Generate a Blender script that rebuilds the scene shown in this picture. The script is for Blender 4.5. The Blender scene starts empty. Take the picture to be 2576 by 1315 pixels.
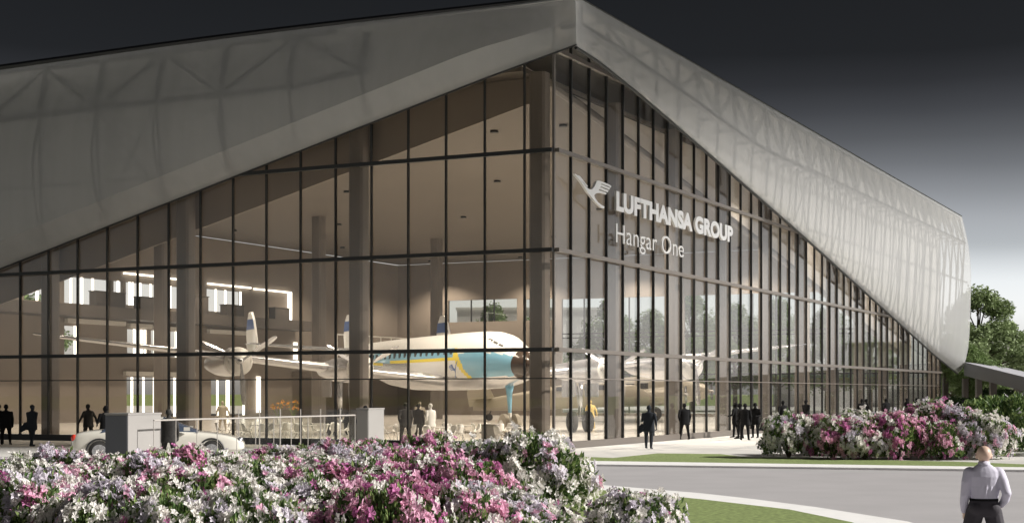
import bpy, math, random
from mathutils import Vector, Matrix, noise
random.seed(7)
S = bpy.context.scene
COL = S.collection
PI = math.pi
# ------------------------------------------------------------------ frames
C0 = Vector((1.68, 61.0, 0))                 # glass corner of the hangar
dR = Vector((.446, .895, 0)).normalized()    # along the long right-hand facade
nR = Vector((.895, -.446, 0)).normalized()   # outward from it
dL = -nR                                     # along the left facade
nL = -dR
def FR(s, o, z): p = C0 + dR*s + nR*o; return Vector((p.x, p.y, z))
def FL(t, o, z): p = C0 + dL*t + nL*o; return Vector((p.x, p.y, z))
def FI(x, y, z): return Vector((x, y, z))
def gpt(px, py, z=0.0):                      # plan position read off the survey picture
    Y = (2.3 - z)*3817/(py - 986.0)
    return Vector(((px-1288)/3817*Y, Y, z))
def atY(px, Y, z=0.0): return Vector(((px-1288)/3817*Y, Y, z))

# ------------------------------------------------------------------ materials
def nt(name):
    m = bpy.data.materials.new(name); m.use_nodes = True
    n = m.node_tree.nodes; n.clear()
    return m, n, m.node_tree.links
def mat(name, col, rough=.6, metal=0, spec=.5, nscale=0, namt=.15, bump=0, bscale=20, coat=0, coords='Object'):
    m, n, l = nt(name)
    out = n.new('ShaderNodeOutputMaterial'); b = n.new('ShaderNodeBsdfPrincipled')
    b.inputs['Base Color'].default_value = (*col, 1); b.inputs['Roughness'].default_value = rough
    b.inputs['Metallic'].default_value = metal; b.inputs['Specular IOR Level'].default_value = spec
    b.inputs['Coat Weight'].default_value = coat
    l.new(b.outputs[0], out.inputs[0])
    if nscale or bump:
        tc = n.new('ShaderNodeTexCoord')
    if nscale:
        t = n.new('ShaderNodeTexNoise'); t.inputs['Scale'].default_value = nscale; t.inputs['Detail'].default_value = 6
        l.new(tc.outputs[coords], t.inputs['Vector'])
        r = n.new('ShaderNodeMapRange'); r.inputs[1].default_value = .3; r.inputs[2].default_value = .7
        r.inputs[3].default_value = 1-namt; r.inputs[4].default_value = 1+namt
        l.new(t.outputs['Fac'], r.inputs[0])
        v = n.new('ShaderNodeVectorMath'); v.operation = 'SCALE'; v.inputs[0].default_value = col
        l.new(r.outputs[0], v.inputs['Scale']); l.new(v.outputs[0], b.inputs['Base Color'])
    if bump:
        t2 = n.new('ShaderNodeTexNoise'); t2.inputs['Scale'].default_value = bscale; t2.inputs['Detail'].default_value = 4
        l.new(tc.outputs[coords], t2.inputs['Vector'])
        bp = n.new('ShaderNodeBump'); bp.inputs['Strength'].default_value = bump; bp.inputs['Distance'].default_value = .02
        l.new(t2.outputs['Fac'], bp.inputs['Height']); l.new(bp.outputs[0], b.inputs['Normal'])
    return m
def emis(name, col, s):
    m, n, l = nt(name); out = n.new('ShaderNodeOutputMaterial'); e = n.new('ShaderNodeEmission')
    e.inputs[0].default_value = (*col, 1); e.inputs[1].default_value = s; l.new(e.outputs[0], out.inputs[0]); return m
def glass(name, tint, refl=1.0, rough=0.0, ior=1.5, veil=0):
    m, n, l = nt(name); out = n.new('ShaderNodeOutputMaterial')
    t = n.new('ShaderNodeBsdfTransparent'); t.inputs[0].default_value = (*tint, 1)
    g = n.new('ShaderNodeBsdfGlossy'); g.inputs['Roughness'].default_value = rough
    ge = n.new('ShaderNodeNewGeometry'); dp = n.new('ShaderNodeVectorMath'); dp.operation = 'DOT_PRODUCT'
    l.new(ge.outputs['Incoming'], dp.inputs[0]); l.new(ge.outputs['Normal'], dp.inputs[1])
    ab = n.new('ShaderNodeMath'); ab.operation = 'ABSOLUTE'; l.new(dp.outputs['Value'], ab.inputs[0])
    om = n.new('ShaderNodeMath'); om.operation = 'SUBTRACT'; om.inputs[0].default_value = 1; l.new(ab.outputs[0], om.inputs[1])
    pw = n.new('ShaderNodeMath'); pw.operation = 'POWER'; pw.inputs[1].default_value = 5; l.new(om.outputs[0], pw.inputs[0])
    f = n.new('ShaderNodeMath'); f.operation = 'MULTIPLY_ADD'; f.inputs[1].default_value = .96; f.inputs[2].default_value = .04; l.new(pw.outputs[0], f.inputs[0])
    mu = n.new('ShaderNodeMath'); mu.operation = 'MULTIPLY'; mu.inputs[1].default_value = refl; mu.use_clamp = True
    tc = n.new('ShaderNodeTexCoord'); no = n.new('ShaderNodeTexNoise'); no.inputs['Scale'].default_value = .35
    bp = n.new('ShaderNodeBump'); bp.inputs['Strength'].default_value = .12; bp.inputs['Distance'].default_value = .05
    l.new(tc.outputs['Object'], no.inputs['Vector']); l.new(no.outputs['Fac'], bp.inputs['Height']); l.new(bp.outputs[0], g.inputs['Normal'])
    x = n.new('ShaderNodeMixShader'); l.new(f.outputs[0], mu.inputs[0]); l.new(mu.outputs[0], x.inputs[0])
    src = t.outputs[0]
    if veil:   # diffuse share mixed in, painting a pale haze over the panes
        df = n.new('ShaderNodeBsdfDiffuse'); df.inputs[0].default_value = (.62, .58, .53, 1); vm = n.new('ShaderNodeMixShader'); vm.inputs[0].default_value = veil
        l.new(t.outputs[0], vm.inputs[1]); l.new(df.outputs[0], vm.inputs[2]); src = vm.outputs[0]
    l.new(src, x.inputs[1]); l.new(g.outputs[0], x.inputs[2]); l.new(x.outputs[0], out.inputs[0]); return m
def membrane(name, col, see, tlu=.15):
    m, n, l = nt(name); out = n.new('ShaderNodeOutputMaterial')
    tc = n.new('ShaderNodeTexCoord')
    mp = n.new('ShaderNodeMapping'); mp.inputs['Scale'].default_value = (.5, .5, .02)
    no = n.new('ShaderNodeTexNoise'); no.inputs['Scale'].default_value = 3; no.inputs['Detail'].default_value = 4
    l.new(tc.outputs['Object'], mp.inputs['Vector']); l.new(mp.outputs[0], no.inputs['Vector'])
    r = n.new('ShaderNodeMapRange'); r.inputs[3].default_value = .9; r.inputs[4].default_value = 1.08
    l.new(no.outputs['Fac'], r.inputs[0])
    v = n.new('ShaderNodeVectorMath'); v.operation = 'SCALE'; v.inputs[0].default_value = col; l.new(r.outputs[0], v.inputs['Scale'])
    p = n.new('ShaderNodeBsdfPrincipled'); p.inputs['Roughness'].default_value = .38; p.inputs['Specular IOR Level'].default_value = .35
    l.new(v.outputs[0], p.inputs['Base Color'])
    tl = n.new('ShaderNodeBsdfTranslucent'); tl.inputs[0].default_value = (*col, 1)
    tr = n.new('ShaderNodeBsdfTransparent')
    a = n.new('ShaderNodeMixShader'); a.inputs[0].default_value = tlu
    b = n.new('ShaderNodeMixShader'); b.inputs[0].default_value = see
    l.new(p.outputs[0], a.inputs[1]); l.new(tl.outputs[0], a.inputs[2])
    l.new(a.outputs[0], b.inputs[1]); l.new(tr.outputs[0], b.inputs[2]); l.new(b.outputs[0], out.inputs[0]); return m
def leafmat(name, col, tr=.35, rough=.5, var=.35):
    m, n, l = nt(name); out = n.new('ShaderNodeOutputMaterial')
    geo = n.new('ShaderNodeNewGeometry')
    r = n.new('ShaderNodeMapRange'); r.inputs[3].default_value = 1-var; r.inputs[4].default_value = 1+var
    l.new(geo.outputs['Random Per Island'], r.inputs[0])
    v = n.new('ShaderNodeVectorMath'); v.operation = 'SCALE'; v.inputs[0].default_value = col; l.new(r.outputs[0], v.inputs['Scale'])
    p = n.new('ShaderNodeBsdfPrincipled'); p.inputs['Roughness'].default_value = rough; p.inputs['Specular IOR Level'].default_value = .35
    l.new(v.outputs[0], p.inputs['Base Color'])
    t = n.new('ShaderNodeBsdfTranslucent'); l.new(v.outputs[0], t.inputs[0])
    x = n.new('ShaderNodeMixShader'); x.inputs[0].default_value = tr
    l.new(p.outputs[0], x.inputs[1]); l.new(t.outputs[0], x.inputs[2]); l.new(x.outputs[0], out.inputs[0]); return m
def paving(name, col, sx, sy, line, rough=.7, rot=0):
    m, n, l = nt(name); out = n.new('ShaderNodeOutputMaterial'); b = n.new('ShaderNodeBsdfPrincipled')
    tc = n.new('ShaderNodeTexCoord'); mp = n.new('ShaderNodeMapping'); mp.inputs['Rotation'].default_value = (0, 0, rot)
    br = n.new('ShaderNodeTexBrick'); br.offset = 0.5; br.inputs['Scale'].default_value = 1
    br.inputs['Brick Width'].default_value = sx; br.inputs['Row Height'].default_value = sy
    br.inputs['Mortar Size'].default_value = .012
    br.inputs['Color1'].default_value = (*col, 1); br.inputs['Color2'].default_value = (*[c*.95 for c in col], 1)
    br.inputs['Mortar'].default_value = (*[c*line for c in col], 1)
    no = n.new('ShaderNodeTexNoise'); no.inputs['Scale'].default_value = .35; no.inputs['Detail'].default_value = 8
    r = n.new('ShaderNodeMapRange'); r.inputs[1].default_value = .3; r.inputs[2].default_value = .7; r.inputs[3].default_value = .9; r.inputs[4].default_value = 1.06
    mx = n.new('ShaderNodeVectorMath'); mx.operation = 'SCALE'
    l.new(tc.outputs['Object'], mp.inputs['Vector']); l.new(mp.outputs[0], br.inputs['Vector']); l.new(tc.outputs['Object'], no.inputs['Vector'])
    l.new(no.outputs['Fac'], r.inputs[0]); l.new(br.outputs['Color'], mx.inputs[0]); l.new(r.outputs[0], mx.inputs['Scale'])
    l.new(mx.outputs[0], b.inputs['Base Color']); b.inputs['Roughness'].default_value = rough; l.new(b.outputs[0], out.inputs[0]); return m

M = {}
M['shellR'] = membrane('shell_fabric', (.56, .56, .555), .58)
M['liner'] = mat('liner', (.62, .60, .57), .8)
M['truss'] = mat('truss_steel', (.045, .045, .045), .6)
M['frame'] = mat('trim_and_shaded_bronze', (.009, .0095, .010), .55, .0, .5)  # black trim, also left transoms and mullions with shade put into the bronze
M['bar'] = mat('bronze_sunlit', (.115, .098, .084), .4, .0, .5)  # same bronze on the sunny facade, sunlight painted in as a lighter colour
M['black'] = mat('black_gutter', (.008, .008, .01), .5)
M['glassL'] = glass('facade_glass', (.935, .905, .86), .8, veil=.015)
M['glassR'] = glass('facade_glass_long', (.95, .94, .925), .8, veil=.018)
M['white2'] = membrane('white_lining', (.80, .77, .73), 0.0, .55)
M['clear'] = glass('clear_glass', (.93, .95, .94), .8)
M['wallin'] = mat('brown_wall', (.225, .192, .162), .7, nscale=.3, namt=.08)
M['ceil'] = mat('ceiling', (.115, .098, .082), .6, nscale=.2, namt=.06)
M['column'] = mat('column_stone', (.145, .125, .11), .45, nscale=.6, namt=.12)
M['floor'] = paving('hall_floor', (.62, .59, .54), 3.6, 3.6, .8, .25, math.atan2(dR.y, dR.x))
M['plinth'] = mat('plinth', (.16, .13, .11), .5)
M['pave'] = paving('pavement', (.66, .64, .60), 2.4, 1.2, .88, .8, math.atan2(dR.y, dR.x))
M['kerb'] = mat('kerb', (.88, .87, .85), .8, nscale=2, namt=.05)
M['road'] = mat('road', (.42, .405, .41), .85, nscale=.6, namt=.05, bump=.2, bscale=90)
M['grass'] = mat('lawn', (.22, .28, .095), .9, nscale=9, namt=.4, bump=.6, bscale=60)
M['earth'] = mat('soil', (.04, .03, .02), .95, nscale=5)
M['white'] = mat('white_paint', (.78, .78, .76), .35, coat=.3)
M['whitep'] = mat('white_plastic', (.75, .74, .71), .4)
M['silver'] = mat('aluminium', (.62, .62, .64), .27, .8)
M['silverd'] = mat('dull_aluminium', (.45, .43, .40), .42, .6)
M['blue'] = mat('airline_blue', (.20, .45, .62), .3, coat=.4)
M['dblue'] = mat('deep_blue', (.05, .12, .35), .3, coat=.4)
M['yellow'] = mat('yellow_stripe', (.78, .62, .06), .35)
M['nose'] = mat('radome', (.05, .032, .022), .2, coat=.6)
M['dark'] = mat('dark_metal', (.03, .03, .032), .4)
M['tyre'] = mat('tyre', (.03, .028, .026), .8)
M['tan'] = mat('tan_fuselage', (.40, .36, .29), .45, .3)
M['carp'] = mat('cream_car_paint', (.74, .71, .63), .25, coat=1)
M['carglass'] = mat('car_glass', (.07, .09, .13), .05, spec=1)
M['red'] = mat('red_lamp', (.6, .05, .03), .2)
M['led'] = emis('led_strip', (1, .97, .88), 3)
M['suit'] = mat('black_cloth', (.006, .006, .007), .85, spec=.2)
M['suit2'] = mat('charcoal_cloth', (.022, .026, .032), .85, spec=.2)
M['knit'] = mat('knitted_jumper', (.028, .026, .024), .9, nscale=30, namt=.5)
M['skin'] = mat('skin', (.62, .44, .34), .5, nscale=12, namt=.06)
M['shirt'] = mat('shirt', (.60, .58, .68), .75, bump=.5, bscale=7)
M['trou'] = mat('trousers', (.045, .04, .048), .8, bump=.4, bscale=8)
M['boxl'] = mat('grey_panel', (.30, .285, .27), .6, nscale=.8, namt=.04)
M['box_shade'] = mat('shaded_grey_panel', (.09, .095, .11), .6)
M['sign'] = mat('sign_metal', (.50, .50, .50), .4, .2)
M['leaf'] = leafmat('shrub_leaf', (.085, .15, .045), .25, .45)
M['leafl'] = leafmat('light_leaf', (.27, .36, .13), .3, .45)
M['pw'] = leafmat('petal_white', (.88, .85, .81), .3, .6, .12)
M['pl'] = leafmat('petal_lilac', (.72, .67, .74), .3, .6, .2)
M['pk'] = leafmat('petal_pink', (.85, .50, .65), .3, .6, .25)
M['pm'] = leafmat('petal_magenta', (.58, .20, .42), .3, .6, .3)
M['bark'] = mat('bark', (.09, .065, .045), .9, nscale=8, namt=.3)
M['tleaf'] = leafmat('tree_leaf', (.19, .27, .10), .3, .6)
M['tleaf2'] = leafmat('pine_leaf', (.26, .33, .16), .25, .6)
M['hedge'] = leafmat('hedge_leaf', (.045, .085, .03), .25, .6)
M['bld'] = mat('pale_render', (.74, .72, .72), .8, nscale=.2, namt=.05)
M['slab'] = mat('dark_fascia', (.07, .072, .08), .6)
M['slabt'] = mat('pale_roof', (.40, .40, .43), .7)
M['orange'] = leafmat('orange_flower', (.75, .33, .05), .3)
M['added_shade_cloud'] = mat('shade_cloud_grey', (.35, .36, .38), 1, nscale=.02, namt=.2)
CLH0, CLH1 = 8.8, 15.4
M['railp'] = mat('rail_paint', (.42, .39, .36), .5)
M['darkw'] = mat('dark_joinery', (.085, .072, .062), .6)
M['wood'] = mat('wood', (.30, .2, .1), .6)
M['yelc'] = mat('yellow_cloth', (.5, .36, .12), .8)
M['whc'] = mat('white_cloth', (.7, .7, .68), .8)

# ------------------------------------------------------------------ mesh builder
class MB:
    def __init__(s): s.v = []; s.f = []; s.m = []
    def add(s, vs, fs, mi=0):
        b = len(s.v); s.v += [tuple(p) for p in vs]; s.f += [tuple(i+b for i in f) for f in fs]; s.m += [mi]*len(fs)
    def box(s, F, a0, a1, b0, b1, z0, z1, mi=0):
        P = [F(a, b, z) for z in (z0, z1) for b in (b0, b1) for a in (a0, a1)]
        s.add(P, [(0, 2, 3, 1), (4, 5, 7, 6), (0, 1, 5, 4), (2, 6, 7, 3), (0, 4, 6, 2), (1, 3, 7, 5)], mi)
    def bar(s, a, b, w, d=None, mi=0, up=Vector((0, 0, 1))):
        a = Vector(a); b = Vector(b); d = d or w; x = (b-a).normalized()
        if abs(x.dot(up)) > .99: up = Vector((1, 0, 0))
        y = x.cross(up).normalized(); z = y.cross(x)
        P = [p + y*(sy*w/2) + z*(sz*d/2) for p in (a, b) for sy, sz in ((-1, -1), (1, -1), (1, 1), (-1, 1))]
        s.add(P, [(3, 2, 1, 0), (4, 5, 6, 7), (0, 1, 5, 4), (1, 2, 6, 5), (2, 3, 7, 6), (3, 0, 4, 7)], mi)
    def tube(s, pts, rs, n=12, mi=0, cap=True, sq=1.0):
        pts = [Vector(p) for p in pts]; rings = []; up = Vector((0, 0, 1)); base = len(s.v)
        if not hasattr(rs, '__len__'): rs = [rs]*len(pts)
        y = None
        for i, p in enumerate(pts):
            t = (pts[min(i+1, len(pts)-1)] - pts[max(i-1, 0)]).normalized()
            if y is None:
                u = up if abs(t.dot(up)) < .95 else Vector((1, 0, 0)); y = t.cross(u).normalized()
            else:
                y = (y - t*y.dot(t)).normalized()
            z = t.cross(y)
            for k in range(n):
                a = 2*PI*k/n; s.v.append(tuple(p + y*(math.cos(a)*rs[i]) + z*(math.sin(a)*rs[i]*sq)))
        for i in range(len(pts)-1):
            for k in range(n):
                a = base+i*n+k; b = base+i*n+(k+1) % n
                s.f.append((a, b, b+n, a+n)); s.m.append(mi)
        if cap:
            s.f.append(tuple(base+k for k in range(n))[::-1]); s.f.append(tuple(base+(len(pts)-1)*n+k for k in range(n))); s.m += [mi, mi]
    def sphere(s, c, r, n=14, k=9, sc=(1, 1, 1), mi=0):
        c = Vector(c); base = len(s.v)
        s.v.append((c.x, c.y, c.z-r*sc[2]))
        for j in range(1, k):
            ph = -PI/2+PI*j/k
            for i in range(n):
                a = 2*PI*i/n
                s.v.append((c.x+r*sc[0]*math.cos(ph)*math.cos(a), c.y+r*sc[1]*math.cos(ph)*math.sin(a), c.z+r*sc[2]*math.sin(ph)))
        s.v.append((c.x, c.y, c.z+r*sc[2])); top = len(s.v)-1
        for i in range(n):
            s.f.append((base, base+1+(i+1) % n, base+1+i)); s.f.append((top, base+1+(k-2)*n+i, base+1+(k-2)*n+(i+1) % n)); s.m += [mi]*2
            for j in range(k-2):
                a = base+1+j*n; s.f.append((a+i, a+(i+1) % n, a+n+(i+1) % n, a+n+i)); s.m.append(mi)
    def poly(s, pts, z0, z1, mi=0):
        n = len(pts); P = [(p[0], p[1], z0) for p in pts]+[(p[0], p[1], z1) for p in pts]
        s.add(P, [tuple(range(n, 2*n)), tuple(range(n))[::-1]]+[(i, (i+1) % n, (i+1) % n+n, i+n) for i in range(n)], mi)
    def build(s, name, mats, parent=None, smooth=False, loc=None, tri=False):
        me = bpy.data.meshes.new(name)
        me.from_pydata(s.v, [], s.f)
        if not isinstance(mats, (list, tuple)): mats = [mats]
        for m_ in mats: me.materials.append(m_)
        me.polygons.foreach_set('material_index', s.m)
        if smooth: me.polygons.foreach_set('use_smooth', [True]*len(me.polygons))
        me.update()
        o = bpy.data.objects.new(name, me); COL.objects.link(o)
        if parent: o.parent = parent
        if loc is not None: o.location = loc
        return o
def tag(o, label=None, cat=None, group=None, kind=None):
    if label: o['label'] = label
    if cat: o['category'] = cat
    if group: o['group'] = group
    if kind: o['kind'] = kind
    return o
def empty(name, loc=(0, 0, 0), rz=0, label=None, cat=None, group=None):
    o = bpy.data.objects.new(name, None); COL.objects.link(o); o.location = loc; o.rotation_euler = (0, 0, rz)
    o.empty_display_size = .2
    return tag(o, label, cat, group)
def copy_tree(o, parent=None):
    c = o.copy(); COL.objects.link(c)
    if parent: c.parent = parent
    for ch in list(o.children): copy_tree(ch, c)
    return c
def edge_bevel(o, w):
    b = o.modifiers.new('bevel', 'BEVEL'); b.width = w; b.segments = 2; b.limit_method = 'ANGLE'
def autosmooth(o):
    for p in o.data.polygons: p.use_smooth = True
    m_ = o.modifiers.new('es', 'EDGE_SPLIT'); m_.split_angle = math.radians(40)

# ------------------------------------------------------------------ camera
cam = bpy.data.cameras.new('camera'); co = bpy.data.objects.new('camera', cam); COL.objects.link(co)
co.location = (0, 0, 2.3); co.rotation_euler = (PI/2, 0, 0)
cam.sensor_width = 36; cam.lens = 3817/2576*36; cam.shift_y = 328.5/2576; cam.clip_end = 6000; cam.clip_start = .1
S.camera = co

# ------------------------------------------------------------------ light
SUN = Vector((1, -.12, 0)).normalized()*math.cos(math.radians(31)) + Vector((0, 0, math.sin(math.radians(31))))
sl = bpy.data.lights.new('sun', 'SUN'); sl.energy = 4.6; sl.angle = math.radians(1.1); sl.color = (1, .965, .92)
so = bpy.data.objects.new('sun', sl); COL.objects.link(so); so.rotation_euler = SUN.to_track_quat('Z', 'Y').to_euler(); so.location = (60, -20, 60)
w = bpy.data.worlds.new('World'); S.world = w; w.use_nodes = True
n = w.node_tree.nodes; l = w.node_tree.links; n.clear()
out = n.new('ShaderNodeOutputWorld'); bg = n.new('ShaderNodeBackground'); bg.inputs[1].default_value = .15
sk = n.new('ShaderNodeTexSky'); sk.sky_type = 'NISHITA'; sk.sun_disc = False; sk.sun_elevation = math.radians(31)
sk.sun_rotation = math.atan2(SUN.x, SUN.y); sk.dust_density = 2
hs = n.new('ShaderNodeHueSaturation'); hs.inputs['Saturation'].default_value = .25
tc = n.new('ShaderNodeTexCoord'); sx = n.new('ShaderNodeSeparateXYZ'); l.new(tc.outputs['Generated'], sx.inputs[0])
no = n.new('ShaderNodeTexNoise'); no.inputs['Scale'].default_value = 2.2; no.inputs['Detail'].default_value = 3
mp = n.new('ShaderNodeMapping'); mp.inputs['Scale'].default_value = (1, 1, 2.5)
l.new(tc.outputs['Generated'], mp.inputs[0]); l.new(mp.outputs[0], no.inputs['Vector'])
na = n.new('ShaderNodeMath'); na.operation = 'MULTIPLY_ADD'; na.inputs[1].default_value = .03; na.inputs[2].default_value = -.015
l.new(no.outputs['Fac'], na.inputs[0])
ad = n.new('ShaderNodeMath'); ad.operation = 'ADD'; l.new(sx.outputs[2], ad.inputs[0]); l.new(na.outputs[0], ad.inputs[1])
cr = n.new('ShaderNodeValToRGB'); e = cr.color_ramp; e.interpolation = 'B_SPLINE'
stops = [(0, (1.25, 1.25, 1.30)), (.05, (1.3, 1.3, 1.36)), (.0713, (1.12, 1.13, 1.18)), (.0955, (.61, .62, .65)), (.112, (.50, .50, .525)), (.128, (.33, .33, .345)), (.144, (.205, .205, .215)),
         (.160, (.125, .125, .131)), (.177, (.072, .072, .077)), (.195, (.040, .040, .043)), (.215, (.023, .0235, .025)), (.3, (.0165, .017, .018)), (.6, (.025, .026, .029)), (1, (.05, .053, .058))]
e.interpolation = 'LINEAR'
e.elements[0].position = 0; e.elements[0].color = (*stops[0][1], 1); e.elements[1].position = 1; e.elements[1].color = (*stops[-1][1], 1)
for p_, c_ in stops[1:-1]:
    q = e.elements.new(p_); q.color = (*c_, 1)
l.new(ad.outputs[0], cr.inputs[0])
# cloud deck tints the clear sky behind it: luminance of the Nishita sky times cloud transmission
mu = n.new('ShaderNodeMixRGB'); mu.blend_type = 'MULTIPLY'; mu.inputs[0].default_value = 1
bk = n.new('ShaderNodeMapRange'); bk.inputs[1].default_value = -.8; bk.inputs[2].default_value = .25; bk.inputs[3].default_value = .42; bk.inputs[4].default_value = 1
l.new(sx.outputs[1], bk.inputs[0]); vs_ = n.new('ShaderNodeVectorMath'); vs_.operation = 'SCALE'; l.new(cr.outputs[0], vs_.inputs[0]); l.new(bk.outputs[0], vs_.inputs['Scale'])
l.new(sk.outputs[0], hs.inputs['Color']); l.new(hs.outputs[0], mu.inputs[1]); l.new(vs_.outputs[0], mu.inputs[2])
l.new(mu.outputs[0], bg.inputs[0]); l.new(bg.outputs[0], out.inputs[0])
SKYBG = bg

# cloud added out of view on the sun's side to shade the hangar top
mb = MB(); A0 = FR(0, 1, CLH0); AB = (FR(40, 1, CLH1)-A0).normalized(); EN = SUN.cross(AB); EN = EN if EN.z > 0 else -EN; EN.normalize()
nu, nv = 80, 26; P = []; Q = []
for i in range(nu+1):
    for j in range(nv+1):
        u = -3+98*i/nu; v = 24*(j/nv)**1.3
        rag = 2.5*noise.noise(Vector((u*.02, 0, 3)))*(1-j/nv)
        th = 1+6*math.sin(PI*min(1, .1+.9*v/24))*(.8+.5*noise.noise(Vector((u*.05, v*.08, 0))))
        c = A0+SUN*500+AB*u+EN*(v+rag); P.append(c+SUN*th); Q.append(c-SUN*th)
N0 = len(P); w0 = nv+1; fs = []
for i in range(nu):
    for j in range(nv): a = i*w0+j; fs += [(a, a+1, a+w0+1, a+w0), (a+N0, a+w0+N0, a+w0+1+N0, a+1+N0)]
    a = i*w0; fs.append((a, a+w0, a+w0+N0, a+N0)); a = i*w0+nv; fs.append((a, a+N0, a+w0+N0, a+w0))
for j in range(nv):
    a = j; fs.append((a, a+N0, a+1+N0, a+1)); a = nu*w0+j; fs.append((a, a+1, a+1+N0, a+N0))
mb.add(P+Q, fs); o = mb.build('added_shade_cloud', M['added_shade_cloud'], None, True); o['kind'] = 'structure'
# ------------------------------------------------------------------ ground
def struct(mb, name, m, **k): o = mb.build(name, m, **k); o['kind'] = 'structure'; return o
g = MB(); g.box(FI, -900, 900, -300, 1800, -.6, -.35); struct(g, 'ground', M['grass'])
g = MB(); g.add([(x, y, z) for x in (-160, 170) for y, z in ((-250, -.15), (22, -.15), (56, -.018), (56, -.34), (-250, -.34))], [(0, 5, 6, 1), (1, 6, 7, 2), (2, 7, 8, 3), (3, 8, 9, 4), (4, 9, 5, 0), (0, 1, 2, 3, 4), (9, 8, 7, 6, 5)]); struct(g, 'road', M['road'])
outer = [(7.06, 27.1), (6.1, 30.5), (5.16, 32.9), (4.30, 34.7), (2.41, 37.5), (1.63, 38.2), (-1, 39.4), (-5, 40.1), (-12, 40.5), (-45, 40.5), (-45, 6), (-8, 6), (-3, 10), (.5, 15), (3.4, 19.2), (5.4, 21), (6.7, 23), (7.15, 25)]
inner = [(6.0, 26.8), (5.43, 29.7), (4.85, 30.9), (4.04, 32.6), (2.5, 35.1), (1.55, 36.4), (-1, 37.6), (-5, 38.3), (-12, 38.6), (-43, 38.6), (-43, 8), (-9, 8), (-4, 12), (-1, 16.5), (2.4, 20.4), (4.6, 22.2), (5.6, 23.4), (6.0, 25)]
g = MB(); g.poly(outer[::-1], -.15, 0); struct(g, 'footpath', M['kerb'])
g = MB(); g.poly(inner[::-1], -.02, .012); struct(g, 'lawn', M['grass'])
# pavement on the far side of the road
g = MB(); g.poly([(-70, 40.9), (-4, 40.9), (-4, 50.3), (2.27, 48.5), (15.2, 45.0), (40, 38.3), (70, 30), (70, 260), (-70, 260)], -.15, -.004); struct(g, 'pavement', M['pave'])
g = MB(); g.poly([(-4, 50.28), (2.27, 48.48), (15.2, 44.98), (40, 38.28), (69, 30), (69.1, 31.6), (40.4, 39.8), (15.7, 46.5), (2.39, 50.9), (-4, 52.9)], -.14, .008); struct(g, 'kerb', M['kerb'])
g = MB(); g.poly([(-3, 52.6), (2.39, 50.92), (15.7, 46.52), (40.4, 39.85), (68, 32), (68, 36), (30, 45), (16.4, 48.5), (14.7, 50.45), (11, 52.3), (8.4, 53.5), (7.79, 56.6), (5.48, 57.2), (3.54, 53.2), (2.51, 54.2), (-3, 56)], -.01, .004); struct(g, 'grass_verge', M['grass'])

# ------------------------------------------------------------------ hangar
H = empty('hangar', C0, 0, 'glass-fronted exhibition hangar with a pale swooping roof shell over its corner', 'hangar')
def hb(mb, name, m, smooth=False, parent=None):
    o = mb.build(name, m, smooth=smooth); o.parent = parent or H
    base = H.matrix_world if False else Matrix.Translation(C0)
    if parent is None: o.matrix_parent_inverse = base.inverted()
    return o
LEN, WID = 80.0, 55.0
def interp(x, T):
    for i in range(len(T)-1):
        if x <= T[i+1][0]:
            a, b = T[i], T[i+1]; f = (x-a[0])/(b[0]-a[0]); return a[1]+(b[1]-a[1])*f
    return T[-1][1]
hbR = lambda s: interp(s, [(-2, 16.4), (0, 16.07), (2.2, 15.95), (7, 15.4), (20, 13.6), (33.5, 11.7), (59.4, 7.8), (75, 5.45), (88, 3.75)])
hbL = lambda t: 15.93-.256*t
topR = lambda s: 18.1+.0012*s
topL = lambda t: 18.1
SH = [(0, 0), (.02, .3), (.045, .5), (.09, .7), (.157, .88), (.25, .97), (.35, 1), (.48, 1), (.61, .98), (.73, .85), (.81, .68), (.9, .38), (1, 0)]
def shR(s, v):
    b, t = hbR(s), topR(s); hgt = t-b; k = .78*max(0, (hgt-2))/12.3
    ob = 1.0-.5*min(1, s/86); ot = .95-.09*min(1, s/86)
    return ob+(ot-ob)*v + 1.25*k*interp(v, SH), b+hgt*v
SL = [(0, 0), (.001, 0), (.10, .72), (.13, .80), (.3, .96), (.5, 1), (.7, .93), (.85, .75), (1, .5)]
def shL(t, v):
    b, tp = hbL(t), topL(t); hgt = tp-b; f = min(1, max(0, (t+1)/4.0)); g_ = min(1, max(0, (t+1)/22.0)); g_ = g_*g_*(3-2*g_)
    vl = min(.45, .95/hgt)
    if v < .25: vv = v/.25*vl; o = .25+.95*(v/.25)
    else:
        x = (v-.25)/.75; vv = vl+(1-vl)*x; o = 1.2*(1-x*(1-g_))+g_*(.55*math.sin(PI*min(1, x*1.15))-1.1*x)*min(1, max(0, (hgt-1.5)/9))
    return o*f, b+hgt*vv
def shell(fn, F, s0, s1, ns, vs, name, th):
    mb = MB(); n_ = len(vs); P = []; Q = []
    for i in range(ns+1):
        for v in vs:
            if fn is shL:
                a0 = -shR(0, v)[0]; s = a0+(s1-a0)*i/ns
            else: s = s0+(s1-s0)*i/ns
            o, z = fn(s, v); P.append(F(s, o, z)); Q.append(F(s, o-th, z if v > 0 else z+.01))
    N = len(P); fs = []
    for i in range(ns):
        for j in range(n_-1):
            a = i*n_+j; fs.append((a, a+1, a+n_+1, a+n_) if fn is shL else (a, a+n_, a+n_+1, a+1))
    gs = [tuple(x+N for x in f[::-1]) for f in fs]
    rim = []
    for i in range(ns):
        a = i*n_; rim.append((a, a+n_, a+n_+N, a+N)); a = i*n_+n_-1; rim.append((a+n_, a, a+N, a+n_+N))
    for j in range(n_-1):
        a = j; rim.append((a+1, a, a+N, a+1+N)); a = ns*n_+j; rim.append((a, a+1, a+1+N, a+N))
    mb.add(P+Q, fs+gs+rim)
    return mb
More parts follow.
